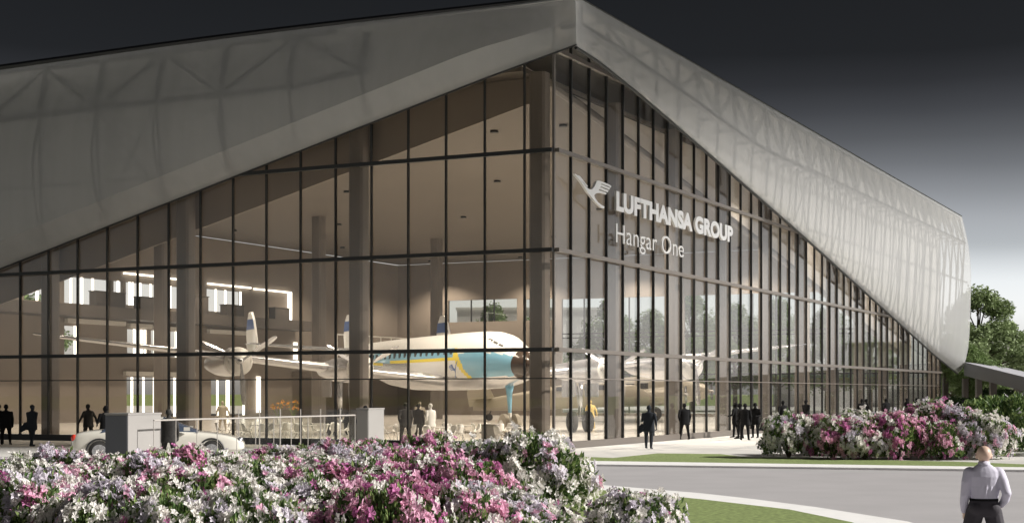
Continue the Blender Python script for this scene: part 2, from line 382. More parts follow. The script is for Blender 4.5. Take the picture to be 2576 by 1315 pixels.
vsR = [0, .01, .02, .03, .045, .065, .09, .12, .157, .2, .25, .3, .35, .42, .48, .55, .61, .67, .73, .77, .81, .86, .9, .95, 1]
vsL = [0, .06, .12, .18, .25, .3, .36, .43, .5, .58, .66, .74, .82, .9, .95, 1]
o = hb(shell(shR, FR, 0, 86, 60, vsR, 'x', .05), 'roof_shell', M['shellR'], True); tag(o, 'long pale shell panel sweeping down over the right-hand facade')
o.modifiers.new('es', 'EDGE_SPLIT').split_angle = math.radians(50)
o = hb(shell(shL, FL, -1, 58, 50, vsL, 'x', .05), 'roof_shell', M['shellR'], True); tag(o, 'grey shell panel with a turned-in lip over the left facade')
o.modifiers.new('es', 'EDGE_SPLIT').split_angle = math.radians(24)
# edge trims
mb = MB(); pts = [FR(s, shR(s, 0)[0]-.03, hbR(s)-.04) for s in [i*86/40 for i in range(41)]]; mb.tube(pts, .075, 6); hb(mb, 'edge_trim', M['frame'])
mb = MB(); pts = [FL(-1+i*59/30, (shL(-1+i*59/30, 0)[0])-.03, hbL(-1+i*59/30)-.03) for i in range(31)]; mb.tube(pts, .04, 6); hb(mb, 'edge_trim', M['frame'])
mb = MB(); pts = [FR(s, shR(s, 1)[0]-.03, topR(s)+.03) for s in [i*86/20 for i in range(21)]]; mb.tube(pts, .05, 6); hb(mb, 'gutter', M['black'])
mb = MB(); pts = [FL(t, shL(t, 1)[0]-.05, topL(t)+.04) for t in [-.9+i*59/20 for i in range(21)]]; mb.tube(pts, [.03]+[.11+.004*i for i in range(20)], 6); hb(mb, 'gutter', M['black'])
# liner behind the shell, roof deck
mb = MB()
ss = [0+i*LEN/24 for i in range(25)]
for a, b in zip(ss[:-1], ss[1:]):
    P = [FR(a, -.03, hbR(a)+1.0), FR(b, -.03, hbR(b)+1.0), FR(b, -.03, 17.9), FR(a, -.03, 17.9)]
    Q = [FR(a, -.13, hbR(a)+1.0), FR(b, -.13, hbR(b)+1.0), FR(b, -.13, 17.9), FR(a, -.13, 17.9)]
    mb.add(P+Q, [(0, 1, 2, 3), (7, 6, 5, 4), (0, 4, 5, 1), (3, 2, 6, 7)])
hb(mb, 'liner_panel', M['liner'])
mb = MB(); ts = [i*WID/16 for i in range(17)]
for a, b in zip(ts[:-1], ts[1:]):
    P = [FL(a, -.03, hbL(a)+.35), FL(b, -.03, hbL(b)+.35), FL(b, -.03, 17.85), FL(a, -.03, 17.85)]
    Q = [FL(a, -.13, hbL(a)+.35), FL(b, -.13, hbL(b)+.35), FL(b, -.13, 17.85), FL(a, -.13, 17.85)]
    mb.add(P+Q, [(3, 2, 1, 0), (4, 5, 6, 7), (1, 5, 4, 0), (7, 6, 2, 3)])
hb(mb, 'liner_panel', M['liner'])
mb = MB()   # roof deck: one sheet from shell top to shell top
A = [FR(0, .8, 18.02), FR(86, .82, 18.1), FR(86, -WID-1, 17.2), FL(58, -.95, 17.95), FL(22, -.8, 17.95), FL(8, .3, 17.95)]
B = [p-Vector((0, 0, .3)) for p in A]; mb.add(A+B, [(0, 1, 2, 3, 4, 5), (11, 10, 9, 8, 7, 6)]+[(i, i+6, (i+1) % 6+6, (i+1) % 6) for i in range(6)])
hb(mb, 'roof_deck', M['liner'])
# trusses
def truss(F, fn, top, hb_, s0, s1, step, parts, clip):
    mb = MB(); s = s0; k = 0; prev = None
    def P(s, z, off=.42 if fn is shL else .16):
        b, t = hb_(s), top(s); v = max(0, min(1, (z-b)/(t-b)));
        if fn is shL:
            vl = min(.45, .95/(t-b)); v = .25+.75*(v-vl)/(1-vl) if v > vl else v/vl*.25
        return F(s, fn(s, v)[0]-off, z)
    pm = None
    while s < s1:
        t = top(s)-.25; b = hb_(s)+.35; m1 = t-min(2.3, .5*(t-b))
        if t-b > (1.2 if F is FR else 3.6):
            mb.bar(P(s, t), P(s, m1), .2, .2); mb.bar(P(s, m1), P(s, b), .12, .12)
            mb.bar(P(s, m1), F(s, -.02, m1), .14, .14)
            if t-b > 5:
                for q in range(5):
                    z0 = m1-(m1-b)*q/5; z1 = m1-(m1-b)*(q+1)/5; mb.bar(P(s+.15*math.sin(q), z0, .6), P(s+.15*math.sin(q+1), z1, .6), .09, .09)
            if prev is not None:
                mb.bar(P(prev, top(prev)-.25), P(s, t), .18, .18); mb.bar(P(prev, pm), P(s, m1), .22, .22)
                if k % 2: mb.bar(P(prev, pm), P(s, t), .13, .13)
                else: mb.bar(P(prev, top(prev)-.25), P(s, m1), .13, .13)
                mm = t-5.8
                if mm > hb_(prev)+.5 and t-b > 5.5: mb.bar(P(prev, mm), P(s, mm), .11, .11)
                if k % 3 == 0 and t-b > 5: mb.bar(P(prev, m1), P(s, b), .06, .06); mb.bar(P(s, m1), P(prev, max(b, hb_(prev)+.4)), .06, .06)
            prev = s; pm = m1
        s += step; k += 1
    return mb
hb(truss(FR, shR, topR, hbR, .8, 85.5, 1.87*1.5, 0, 0), 'shell_truss', M['truss'])
hb(truss(FL, shL, topL, hbL, 1.5, 56, 3.64, 0, 0), 'shell_truss', M['truss'])
# mullions, glass, transoms
LV = [2.86, 4.0, 8.0, 12.0, 16.0]
def facade(F, first, step, end, top, g_m, inset, barm, name):
    xs = [0.0]; x = first
    while x < end-.3: xs.append(x); x += step
    xs.append(end)
    for i, x in enumerate(xs):
        if i == 0: continue
        mb = MB(); h = top(x)
        mb.box(F, x-.0325, x+.0325, -.012, .11, .28, h); hb(mb, 'mullion', M['frame'])
    for a, b in zip(xs[:-1], xs[1:]):
        mb = MB(); zs = [.28]+[z for z in LV if z < min(top(a), top(b))]
        a1, b1 = a+.035, b-.035
        for z0, z1 in zip(zs[:-1], zs[1:]):
            mb.box(F, a1, b1, -.012, .012, z0+.02, z1-.02)
        z0 = zs[-1]+.02
        P = [F(a1, q, z) for q in (-.012, .012) for (a1, z) in ((a+.035, z0), (b-.035, z0), (b-.035, top(b)-.02), (a+.035, top(a)-.02))]
        mb.add(P, [(0, 1, 2, 3), (7, 6, 5, 4), (0, 4, 5, 1), (1, 5, 6, 2), (2, 6, 7, 3), (3, 7, 4, 0)])
        hb(mb, 'glass_bay', g_m)
    for z in LV:
        if z > 15 and F is FL: continue
        e_ = end
        for q in range(400):
            if top(e_) < z+.15: e_ -= end/400
        mb = MB(); t_ = .045 if z < 3 else .12; dd = .15 if z < 3 else .24
        mb.box(F, -.02 if F is FL else .0, e_, .045 if z > 3 else .042, dd, z-t_/2 if z < 3 else z-.06, z+t_/2 if z < 3 else z+.1)
        hb(mb, 'transom', barm)
    mb = MB(); mb.box(F, -.0, end, -.1, .16, .0, .28); hb(mb, 'plinth', barm if F is FL else M['bar'])
facade(FR, 1.55, 1.87, LEN, lambda s: min(17.8, hbR(s)+1.0), M['glassR'], 0, M['bar'], 'r')
facade(FL, 1.283, 1.8165, WID, lambda t: hbL(t)+.3, M['glassL'], 0, M['frame'], 'l')
mb = MB(); mb.box(FR, -.05, .05, -.05, .05, .28, 16.9); hb(mb, 'corner_post', M['bar'])
# columns
def column(p, name='column', r=.37, top=15.4):
    mb = MB(); pts = []
    for k in range(20):
        a = 2*PI*k/20+.3; c_, s_ = math.cos(a), math.sin(a); q = 4.0
        rr = r/((abs(c_)**q+abs(s_)**q)**(1/q))
        pts.append(p+dR*(rr*c_)+nR*(rr*s_))
    mb.poly(pts, 0, top); o = hb(mb, name, M['column']); return o
for s in (8.6, 16.3, 24.1, 31.9, 39.6, 47.3, 55, 62.8, 70.5): column(FR(s, -1.0, 0))
for t in (1.1, 9.85, 19.3, 27.6, 36.5, 45): column(FL(t, -1.0, 0))
for s in (22, 40, 58): column(FR(s, -38, 0), r=.45)
# inner lining: the roof shell returns down inside the glass
mb = MB()
for a, b in zip(ss[:-1], ss[1:]):
    za, zb = hbR(a)-.3, hbR(b)-.3
    if b > 78: continue
    P = [FR(a, -1.75, za), FR(b, -1.75, zb), FR(b, -1.75, 15.4), FR(a, -1.75, 15.4)]
    if za > 15.3: P[3] = FR(a, -1.75, za+.05); P[2] = FR(b, -1.75, max(15.4, zb+.05))
    Q = [p-nR*.1 for p in P]
    mb.add(P+Q, [(0, 1, 2, 3), (7, 6, 5, 4), (0, 4, 5, 1), (3, 2, 6, 7)])
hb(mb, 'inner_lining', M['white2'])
mb = MB(); mb.tube([FR(i*76/20+3, -1.8, hbR(i*76/20+3)-.35) for i in range(20)], .2, 8); hb(mb, 'edge_beam', M['column'])
mb = MB()
for a, b in zip(ts[:-1], ts[1:]):
    if hbL(b)-1.0 < 1: continue
    P = [FL(max(a, 1.8), -1.7, hbL(max(a, 1.8))-1.1), FL(b, -1.7, hbL(b)-1.1), FL(b, -1.7, 15.39), FL(max(a, 1.8), -1.7, 15.39)]
    Q = [p-nL*.1 for p in P]; mb.add(P+Q, [(3, 2, 1, 0), (4, 5, 6, 7), (1, 5, 4, 0), (7, 6, 2, 3)])
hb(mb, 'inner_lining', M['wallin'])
# interior
g = MB(); g.box(FR, .1, LEN-.1, -WID+.1, -.1, -.14, .015); struct(g, 'floor', M['floor'])
mb = MB(); mb.box(FR, .3, LEN-.3, -WID+.4, -1.6, 15.4, 15.6); hb(mb, 'ceiling', M['ceil'])
def wallholes(F, a0, a1, z0, z1, b0, b1, holes, name, m):
    xs = sorted({a0, a1, *[h[0] for h in holes], *[h[1] for h in holes]}); zs = sorted({z0, z1, *[h[2] for h in holes], *[h[3] for h in holes]})
    mb = MB()
    for x0, x1 in zip(xs[:-1], xs[1:]):
        run = None
        for q0, q1 in zip(zs[:-1], zs[1:]):
            cx, cz = (x0+x1)/2, (q0+q1)/2
            solid = not any(h[0] < cx < h[1] and h[2] < cz < h[3] for h in holes)
            if solid and run is None: run = q0
            if not solid and run is not None: mb.box(F, x0, x1, b0, b1, run, q0); run = None
        if run is not None: mb.box(F, x0, x1, b0, b1, run, z1)
    return hb(mb, name, m)
def sx_(px): k = (px-1288)/3817; return (47.5+85.5*k)/(.446-.895*k)
holes = []; fins = []
def win(x0, x1, z0, z1, finpx):
    holes.append((sx_(x0), sx_(x1), z0, z1))
    for f in finpx: fins.append((sx_(f), z0, z1))
win(62, 118, 9.0, 11.0, (92, 115)); win(163, 282, 9.0, 11.0, (177, 205, 232)); win(287, 312, 9.4, 11.0, (296,))
win(318, 478, 9.2, 11.0, (325, 333, 352, 378, 403, 428, 452)); win(521, 608, 9.2, 11.1, (542, 566, 604))
win(163, 194, 5.0, 7.3, (188,)); win(321, 372, 5.4, 7.3, (337, 355, 364)); win(381, 480, 5.2, 7.3, (388, 392, 412, 442, 470))
win(320, 482, .3, 3.5, (331, 360, 387, 414, 438, 446, 474)); win(532, 625, .3, 3.4, (546, 570, 574, 612))
wallholes(FR, 0, LEN, 0, 15.4, -WID-.3, -WID, holes, 'back_wall', M['wallin'])
mb = MB(); mb.box(FR, 20, 61.5, -WID, -WID+2.5, 7.9, 8.2); hb(mb, 'balcony', M['darkw'])
mb = MB(); mb.box(FR, 20, 61.5, -WID+2.4, -WID+2.5, 8.2, 8.75); hb(mb, 'parapet', M['darkw'])
for sq, ln, hh in ((33, 3.2, 9.9), (38, 2.2, 9.75), (44.5, 2.0, 10.2), (49, 2.4, 9.7), (56, 2.2, 9.8)):
    mb = MB(); mb.box(FR, sq, sq+ln, -WID+1, -WID+1.7, 8.2, hh); mb.box(FR, sq-.06, sq+ln+.06, -WID+.94, -WID+1.76, hh, hh+.06); hb(mb, 'gallery_cabinet', M['darkw'])
LEDG = 'lit window fins and ceiling strips in the hall'
for s, z0, z1 in fins:
    mb = MB(); mb.box(FR, s-.07, s+.07, -WID+.02, -WID+.14, z0, z1); hb(mb, 'light_strip', M['led'])
for x0, x1, z in ((62, 104, 11.75), (163, 210, 11.9), (310, 395, 11.6), (399, 475, 11.55), (521, 628, 11.45), (637, 728, 11.4)):
    mb = MB(); mb.box(FR, sx_(x0), sx_(x1), -WID+.05, -WID+.25, z, z+.12); hb(mb, 'light_strip', M['led'])
for x, z0, z1, z2 in ((727, 8.8, 11.5, .3), (741, 4.6, 6.9, .3), (648, .5, 3.7, .2)):
    mb = MB(); mb.box(FR, sx_(x)-.2, sx_(x)+.2, -WID+.05, -WID+.25, z0, z1); hb(mb, 'light_strip', M['led'])
for x0, x1, z in ((163, 310, 7.5), (321, 377, 7.4), (384, 482, 7.3), (310, 485, 3.6), (521, 640, 7.3)):
    mb = MB(); mb.box(FR, sx_(x0), sx_(x1), -WID+.02, -WID+.35, z, z+.35); hb(mb, 'window_hood', M['liner'])
# end wall: windows high up on the left, tall glazing to the right
eh = [(41.2, 49, 9.4, 11.6), (37.3, 40.3, 9.4, 11.5)]
eg = [(24.5, 36.3, 0.3, 11.4), (12.5, 23.6, .3, 11.4), (1, 11.6, .3, 11.4)]
def FE(t, o, z): return FR(LEN+o, -t, z)
wallholes(FE, 0, WID, 0, 15.4, 0, .3, eh+eg, 'end_wall', M['wallin'])
for a0, a1, z0, z1 in eh+eg:
    nb = max(2, round((a1-a0)/2.4))
    mb = MB()
    for k in range(1, nb): x = a0+(a1-a0)*k/nb; mb.box(FE, x-.05, x+.05, .05, .2, z0, z1)
    for z in (4.0, 7.6, 8.0):
        if z0 < z < z1: mb.box(FE, a0, a1, .06, .19, z-.06, z+.06)
    hb(mb, 'window_frame', M['frame'])
    mb = MB(); mb.box(FE, a0, a1, .11, .13, z0, z1); hb(mb, 'window_pane', M['clear'])
# gallery with railing at the back
mb = MB(); mb.box(FR, 61, LEN, -WID, -WID+5, 3.7, 4.2); hb(mb, 'gallery', M['wallin'])
mb = MB(); mb.box(FR, 61, LEN, -WID+4.9, -WID+5, 7.5, 7.62)
for k in range(11): s = 61+k*1.9; mb.box(FR, s-.05, s+.05, -WID+4.9, -WID+5, 4.2, 7.5)
hb(mb, 'gallery_screen', M['whitep'])
# spots and cans added under the ceiling to brighten the hall
for t in (5.2, 9, 17, 28, 39, 49):
    for s in (8, 24, 40, 56, 72):
        mb = MB(); c = FR(s+4.3, -t, 15.28); mb.tube([c, c+Vector((0, 0, .1))], [.22, .2], 16); hb(mb, 'fill_spot_can', M['frame'])
        ld = bpy.data.lights.new('hall_fill_spot', 'SPOT'); ld.energy = (3500 if (s > 30 or t > 20) else 5600)*(.9 if t < 10 else 1); ld.spot_size = math.radians(125); ld.spot_blend = .6; ld.shadow_soft_size = .12; ld.color = (1, .91, .79)
        lo = bpy.data.objects.new('hall_fill_spot', ld); COL.objects.link(lo); lo.location = c-Vector((0, 0, .12))

# ------------------------------------------------------------------ sign
SG = empty('facade_sign', FR(12, .3, 10), 0, 'metal facade sign with a flying crane emblem and the words LUFTHANSA GROUP Hangar One', 'sign')
bpy.context.view_layer.update()
def textmesh(txt, s0, s1, z0, cap, off, depth, proud):
    cu = bpy.data.curves.new('t', 'FONT'); cu.body = txt; cu.size = 1; cu.extrude = depth/2; cu.offset = off; cu.space_character = 1.02; cu.resolution_u = 6
    ob = bpy.data.objects.new('t', cu); COL.objects.link(ob); bpy.context.view_layer.update()
    dg = bpy.context.evaluated_depsgraph_get(); me = bpy.data.meshes.new_from_object(ob.evaluated_get(dg))
    COL.objects.unlink(ob); bpy.data.objects.remove(ob)
    vs = [v.co.copy() for v in me.vertices]; fs = [tuple(p.vertices) for p in me.polygons]
    xs = [v.x for v in vs]; x0, x1 = min(xs), max(xs)
    ys = [v.y for i, v in enumerate(vs) if v.x < x0+.3]; y0, y1 = min(ys), max(ys)
    par = list(range(len(vs)))
    # weld by position, then find islands
    key = {}
    def find(a):
        while par[a] != a: par[a] = par[par[a]]; a = par[a]
        return a
    for i, v in enumerate(vs):
        k_ = (round(v.x, 4), round(v.y, 4), round(v.z, 4))
        if k_ in key: par[find(i)] = find(key[k_])
        else: key[k_] = i
    for f in fs:
        for q in f[1:]: par[find(q)] = find(f[0])
    isl = {}
    for f in fs: isl.setdefault(find(f[0]), []).append(f)
    for fl in isl.values():
        idx = sorted({q for f in fl for q in f}); mp_ = {q: i for i, q in enumerate(idx)}
        mb = MB(); P = []
        for q in idx:
            v = vs[q]; P.append(FR(s0+(v.x-x0)/(x1-x0)*(s1-s0), proud+v.z, z0+(v.y-y0)/(y1-y0)*cap))
        mb.add(P, [tuple(mp_[q] for q in f) for f in fl])
        o = mb.build('letter', M['sign']); o.parent = SG; o.matrix_parent_inverse = Matrix.Translation(SG.location).inverted()
textmesh('LUFTHANSA GROUP', 5.42, 21.4, 10.16, .84, .05, .1, .42)
textmesh('Hangar One', 5.45, 13.94, 8.80, .80, -.008, .06, .42)
CR = [(295, 235), (320, 240), (370, 285), (400, 275), (430, 290), (520, 410), (640, 560), (625, 580), (505, 435), (500, 450), (600, 575), (660, 630), (720, 650), (770, 625), (815, 570), (850, 490), (870, 425), (930, 412), (1010, 440), (1110, 475), (1200, 515), (1262, 560), (1245, 600), (1180, 560), (1090, 525), (1000, 490), (990, 515), (1080, 545), (1220, 610), (1205, 655), (1150, 625), (1060, 590), (975, 563), (965, 590), (1050, 620), (1185, 680), (1165, 720), (1110, 695), (1020, 660), (935, 637), (925, 665), (1010, 690), (1140, 745), (1115, 775), (1040, 745), (960, 735), (870, 745), (825, 770), (805, 800), (830, 870), (900, 970), (980, 1040), (1080, 1100), (1060, 1142), (1010, 1130), (900, 1030), (780, 900), (640, 730), (540, 570), (440, 420), (330, 290)]
mb = MB(); P = []
for x, y in CR:
    px = (2250+x/6.576)*.6289; py = (660+y/6.576)*.6289; k = (px-1288)/3817; oo = .42
    s = (1.68+.895*oo-k*(61-.446*oo))/(.895*k-.446); Y = 61-.446*oo+.895*s; P.append((s, (986-py)/3817*Y+2.3))
n_ = len(P); V = [FR(s, .37, z) for s, z in P]+[FR(s, .47, z) for s, z in P]
mb.add(V, [tuple(range(n_)), tuple(range(n_, 2*n_))[::-1]]+[(i, (i+1) % n_, (i+1) % n_+n_, i+n_) for i in range(n_)])
o = mb.build('emblem', M['sign']); o.parent = SG; o.matrix_parent_inverse = Matrix.Translation(SG.location).inverted()
tri = o.modifiers.new('t', 'TRIANGULATE')

# ------------------------------------------------------------------ airliner
def airliner():
    root = empty('airliner', (0, 0, 0))
    # local frame: +x forward, nose tip at x=0, z up
    st = [(0, 3.62, .05), (-.15, 3.62, .32), (-.45, 3.63, .56), (-.9, 3.66, .76), (-1.6, 3.74, .98), (-2.6, 3.84, 1.2), (-3.4, 3.93, 1.38), (-4.4, 3.98, 1.48), (-6, 4.0, 1.54), (-9, 4.0, 1.58), (-13, 4.0, 1.6), (-18, 4.02, 1.58), (-22, 4.15, 1.45), (-26, 4.42, 1.15), (-30, 4.75, .72), (-33, 4.98, .35), (-34.8, 5.1, .08)]
    def sec(x):
        for a, b in zip(st[:-1], st[1:]):
            if b[0] <= x <= a[0]:
                f = (a[0]-x)/(a[0]-b[0]); return a[1]+(b[1]-a[1])*f, a[2]+(b[2]-a[2])*f
        return st[-1][1:]
    xs = []
    x = 0
    while x > -34.8: xs.append(x); x -= .08 if x > -1 else .2
    xs.append(-34.8); n_ = 56
    mb = MB(); base = 0
    for x in xs:
        z, r = sec(x)
        for k in range(n_):
            a = 2*PI*k/n_; mb.v.append((x, math.cos(a)*r, z+math.sin(a)*r))
    for i in range(len(xs)-1):
        for k in range(n_):
            a = i*n_+k; b = i*n_+(k+1) % n_; mb.f.append((a, a+n_, b+n_, b))
            xm = (xs[i]+xs[i+1])/2; am = 2*PI*(k+.5)/n_; z, r = sec(xm); zz = z+math.sin(am)*r; q = 0
            if xm > -.85: q = 4
            elif zz < 3.1: q = 3
            elif zz > 4.72: q = 0
            elif xm < -7.2: q = 1 if zz > 4.12 else (2 if zz > 4.0 else (0 if xm > -15 else 3))
            else:
                d = -xm-(zz-3.1)*1.15
                if d > 5.9: q = 0 if zz < 4.0 else (2 if zz < 4.12 else 1)
                elif d > 5.2: q = 2
                elif zz < 4.5-.10*abs(d-3.2): q = 1
                else: q = 0
            mb.m.append(q)
    mb.build('fuselage', [M['white'], M['blue'], M['yellow'], M['silver'], M['nose']], root, True)
    for side in (-1, 1):
        for k in range(18):
            x = -7.6-k*1.0; z, r = sec(x)
            if x < -24: continue
            a = math.asin((4.42-z)/r); y = side*math.cos(a)*r
            m2 = MB(); m2.box(FI, x-.17, x+.17, y-.03*side, y+.02*side, 4.2, 4.64); m2.build('cabin_window', M['dark'], root)
        m2 = MB()   # cockpit windows
        for q in range(3):
            x0 = -2.05-q*.55; z, r = sec(x0); zz = z+r*.62; y = side*r*math.sqrt(1-.62**2)
            x1 = x0-.42; z1, r1 = sec(x1); y1 = side*r1*.78; y0 = side*r*.78
            m2.add([(x0, y0*1.02, z+r*.60), (x1, y1*1.02, z1+r1*.60), (x1, side*r1*.60, z1+r1*.82), (x0, side*r*.60, z+r*.82)], [(0, 1, 2, 3)] if side < 0 else [(3, 2, 1, 0)])
        m2.build('cockpit_window', M['dark'], root)
    # crane emblem on the flank, both sides
    for side in (1, -1):
        m2 = MB(); P = [((295-x)/1000*1.5-6.4, (600-y)/1000*1.0+3.62) for x, y in CR]
        V = []
        for x, z in P:
            zc, r = sec(x); V.append((x, side*(math.sqrt(max(0, r*r-(z-zc)**2))+.012), z))
        nn = len(V); m2.add(V, [tuple(range(nn)) if side < 0 else tuple(range(nn))[::-1]]); e_ = m2.build('emblem', M['dblue'], root); e_.modifiers.new('t', 'TRIANGULATE')
    # wings
    def wing(side):
        mb = MB(); nseg = 12; npt = 16
        for i in range(nseg+1):
            f = i/nseg; y = side*(1.0+21.8*f); ch = 5.4*(1-f)+1.7*f
            if f > .95: ch *= .7
            xl = -9.2-1.3*f; z = 2.95+.105*22*f; th = .17-.07*f
            for k in range(npt):
                a = 2*PI*k/npt; cx = .5+.5*math.cos(a); t_ = math.sin(a)*th*ch*.5*(1-cx*.75+.05) if True else 0
                mb.v.append((xl-ch*cx, y, z+t_*1.1))
        for i in range(nseg):
            for k in range(npt):
                a = i*npt+k; b = i*npt+(k+1) % npt; mb.f.append((a, b, b+npt, a+npt)); mb.m.append(0)
        mb.f.append(tuple(nseg*npt+k for k in range(npt))); mb.m.append(0)
        mb.build('wing', M['silver'], root, True)
    wing(1); wing(-1)
    for side in (1, -1):
        for wv, inner in ((7.15 if side < 0 else 7.0, True), (13.3 if side < 0 else 12.4, False)):
            y = side*wv; zc = 2.95+.105*wv-.15-(.35 if wv > 9 else 0); xn = -5.4 if inner else -6.0
            m2 = MB(); m2.tube([(xn, y, zc), (xn-.25, y, zc), (xn-.5, y, zc), (xn-1.6, y, zc), (xn-3, y, zc-.05), (xn-5, y, zc-.05), (xn-7.5, y, zc), (xn-9, y, zc+.1)], [.52, .66, .72, .74, .70, .62, .4, .08], 24, cap=False)
            m2.tube([(xn-.3, y, zc), (xn-.31, y, zc)], [.6, .01], 24, cap=False)
            en = m2.build('engine', M['silver'], root, True); autosmooth(en)
            m2 = MB(); m2.tube([(xn-.2, y, zc), (xn-.15, y, zc)], [.5, .5], 20); m2.build('engine_face', M['tan'], en); m2 = MB(); m2.tube([(xn-.24, y, zc), (xn-.02, y, zc), (xn+.02, y, zc), (xn-.24, y, zc)], [.72, .64, .56, .52], 26, cap=False); m2.build('cowl_ring', M['whitep'], en, True)
            m2 = MB(); m2.tube([(xn+.62, y, zc), (xn+.55, y, zc), (xn+.3, y, zc), (xn-.2, y, zc)], [.03, .1, .15, .18], 16); sp = m2.build('propeller_hub', M['silver'], en, True)
            for bl in range(3):
                a = -PI/2+bl*2*PI/3+(0.0 if inner else .08); R_ = Matrix.Rotation(a, 3, 'X'); m2 = MB()
                prof = [(.15, .07, .08), (.5, .09, .07), (.9, .13, .05), (1.5, .15, .035), (2.0, .13, .025), (2.2, .07, .015)]
                V = []
                for rr, wd, th in prof:
                    tw = .9-.5*rr/2.2; c_, s_ = math.cos(tw), math.sin(tw)
                    for u_, v_ in ((-wd, 0), (0, th), (wd, 0), (0, -th)):
                        p = R_ @ Vector((u_*s_+v_*c_, rr, u_*c_-v_*s_)) ; V.append((xn+.3+p.x, y+p.y, zc+p.z))
                F_ = [(i*4+k, i*4+(k+1) % 4, i*4+4+(k+1) % 4, i*4+4+k) for i in range(5) for k in range(4)]+[(20, 21, 22, 23)]
                m2.add(V, F_); m2.build('propeller_blade', M['silver'], en)
            if inner:
                m2 = MB(); m2.tube([(xn-4, y, zc-.4), (xn-4.1, y, .9)], .13, 10); m2.tube([(xn-4.9, y, zc-.4), (xn-4.15, y, 1.3)], .07, 8); m2.tube([(xn-4.1, y-.5, .75), (xn-4.1, y+.5, .75)], .1, 8)
                for q in (-.5, .5): m2.tube([(xn-4.1, y+q-.17, .62), (xn-4.1, y+q-.12, .62), (xn-4.1, y+q+.12, .62), (xn-4.1, y+q+.17, .62)], [.45, .6, .6, .45], 20, 1)
                m2.build('main_gear', [M['silver'], M['tyre']], root, True)
                m2 = MB(); m2.box(FI, xn-5, xn-3.2, y-.75, y-.7, zc-1.5, zc-.55); m2.box(FI, xn-5, xn-3.2, y+.7, y+.75, zc-1.5, zc-.55); m2.build('gear_door', M['silver'], root)
    # nose gear
    m2 = MB(); m2.tube([(-2.9, 0, 2.9), (-2.9, 0, 2.3), (-2.85, 0, 1.55), (-2.85, 0, 1.2)], [.3, .16, .1, .09], 14); m2.build('nose_gear', M['blue'], root, True)
    for q in (-.32, .32):
        m2 = MB(); m2.tube([(-2.85, q-.15, .62), (-2.85, q-.1, .62), (-2.85, q+.1, .62), (-2.85, q+.15, .62)], [.42, .58, .58, .42], 22); w_ = m2.build('nose_wheel', M['tan'], root); autosmooth(w_)
        m2 = MB(); m2.tube([(-2.85, q-.17, .62), (-2.85, q+.17, .62)], [.26, .26], 18); m2.build('hub', M['white'], w_)
    m2 = MB(); m2.tube([(-2.85, -.4, .62), (-2.85, .4, .62)], .09, 10); m2.tube([(-2.85, 0, 1.25), (-2.85, 0, .62)], .11, 10); m2.build('nose_gear_strut', M['white'], root)
    # tail: horizontal plane and three fins
    m2 = MB()
    for q, th in ((1, 0), (-1, 0)): pass
    m2.add([(-31, -7.2, 5.5), (-31, 7.2, 5.5), (-33.6, 7.2, 5.55), (-33.6, -7.2, 5.55), (-30.2, 0, 5.0), (-33.9, 0, 5.1),
            (-31, -7.2, 5.6), (-31, 7.2, 5.6), (-33.6, 7.2, 5.6), (-33.6, -7.2, 5.6), (-30.2, 0, 5.25), (-33.9, 0, 5.2)],
           [(0, 4, 5, 3), (4, 1, 2, 5), (6, 9, 11, 10), (10, 11, 8, 7), (0, 6, 10, 4), (4, 10, 7, 1), (1, 7, 8, 2), (2, 8, 11, 5), (5, 11, 9, 3), (3, 9, 6, 0)])
    m2.build('tailplane', M['silver'], root)
    for y, hh in ((0, 7.7), (6.9, 7.75), (-6.9, 7.75)):
        prof = [(-30.9, 5.3), (-31.3, 6.2), (-31.9, 7.2), (-32.5, hh), (-33.3, hh), (-33.9, 7.1), (-34.1, 6.2), (-33.9, 5.3), (-33.4, 4.5), (-32.2, 4.5)]
        if y == 0: prof = prof[:-2]
        nn = len(prof); V = [(x, y-.09, z) for x, z in prof]+[(x, y+.09, z) for x, z in prof]
        m2 = MB(); m2.add(V, [tuple(range(nn))[::-1], tuple(range(nn, 2*nn))]+[(i, (i+1) % nn, (i+1) % nn+nn, i+nn) for i in range(nn)])
        f_ = m2.build('tail_fin', M['white'], root); edge_bevel(f_, .06)
        m2 = MB(); m2.add([(x, y+sd*.094, z) for sd in (-1, 1) for x, z in ((-31.5, 6.55), (-31.95, 7.25), (-33.75, 7.25), (-34.0, 6.55))], [(0, 1, 2, 3), (7, 6, 5, 4)]); m2.build('fin_band', M['dblue'], f_)
    return root
A = airliner(); tag(A, 'four-engined silver, white and blue propeller airliner nosing towards the glass corner', 'airliner')
hd = Vector((12.9, -32, 0)).normalized(); A.location = (.95, 75.3, 0); A.rotation_euler = (0, 0, math.atan2(hd.y, hd.x))

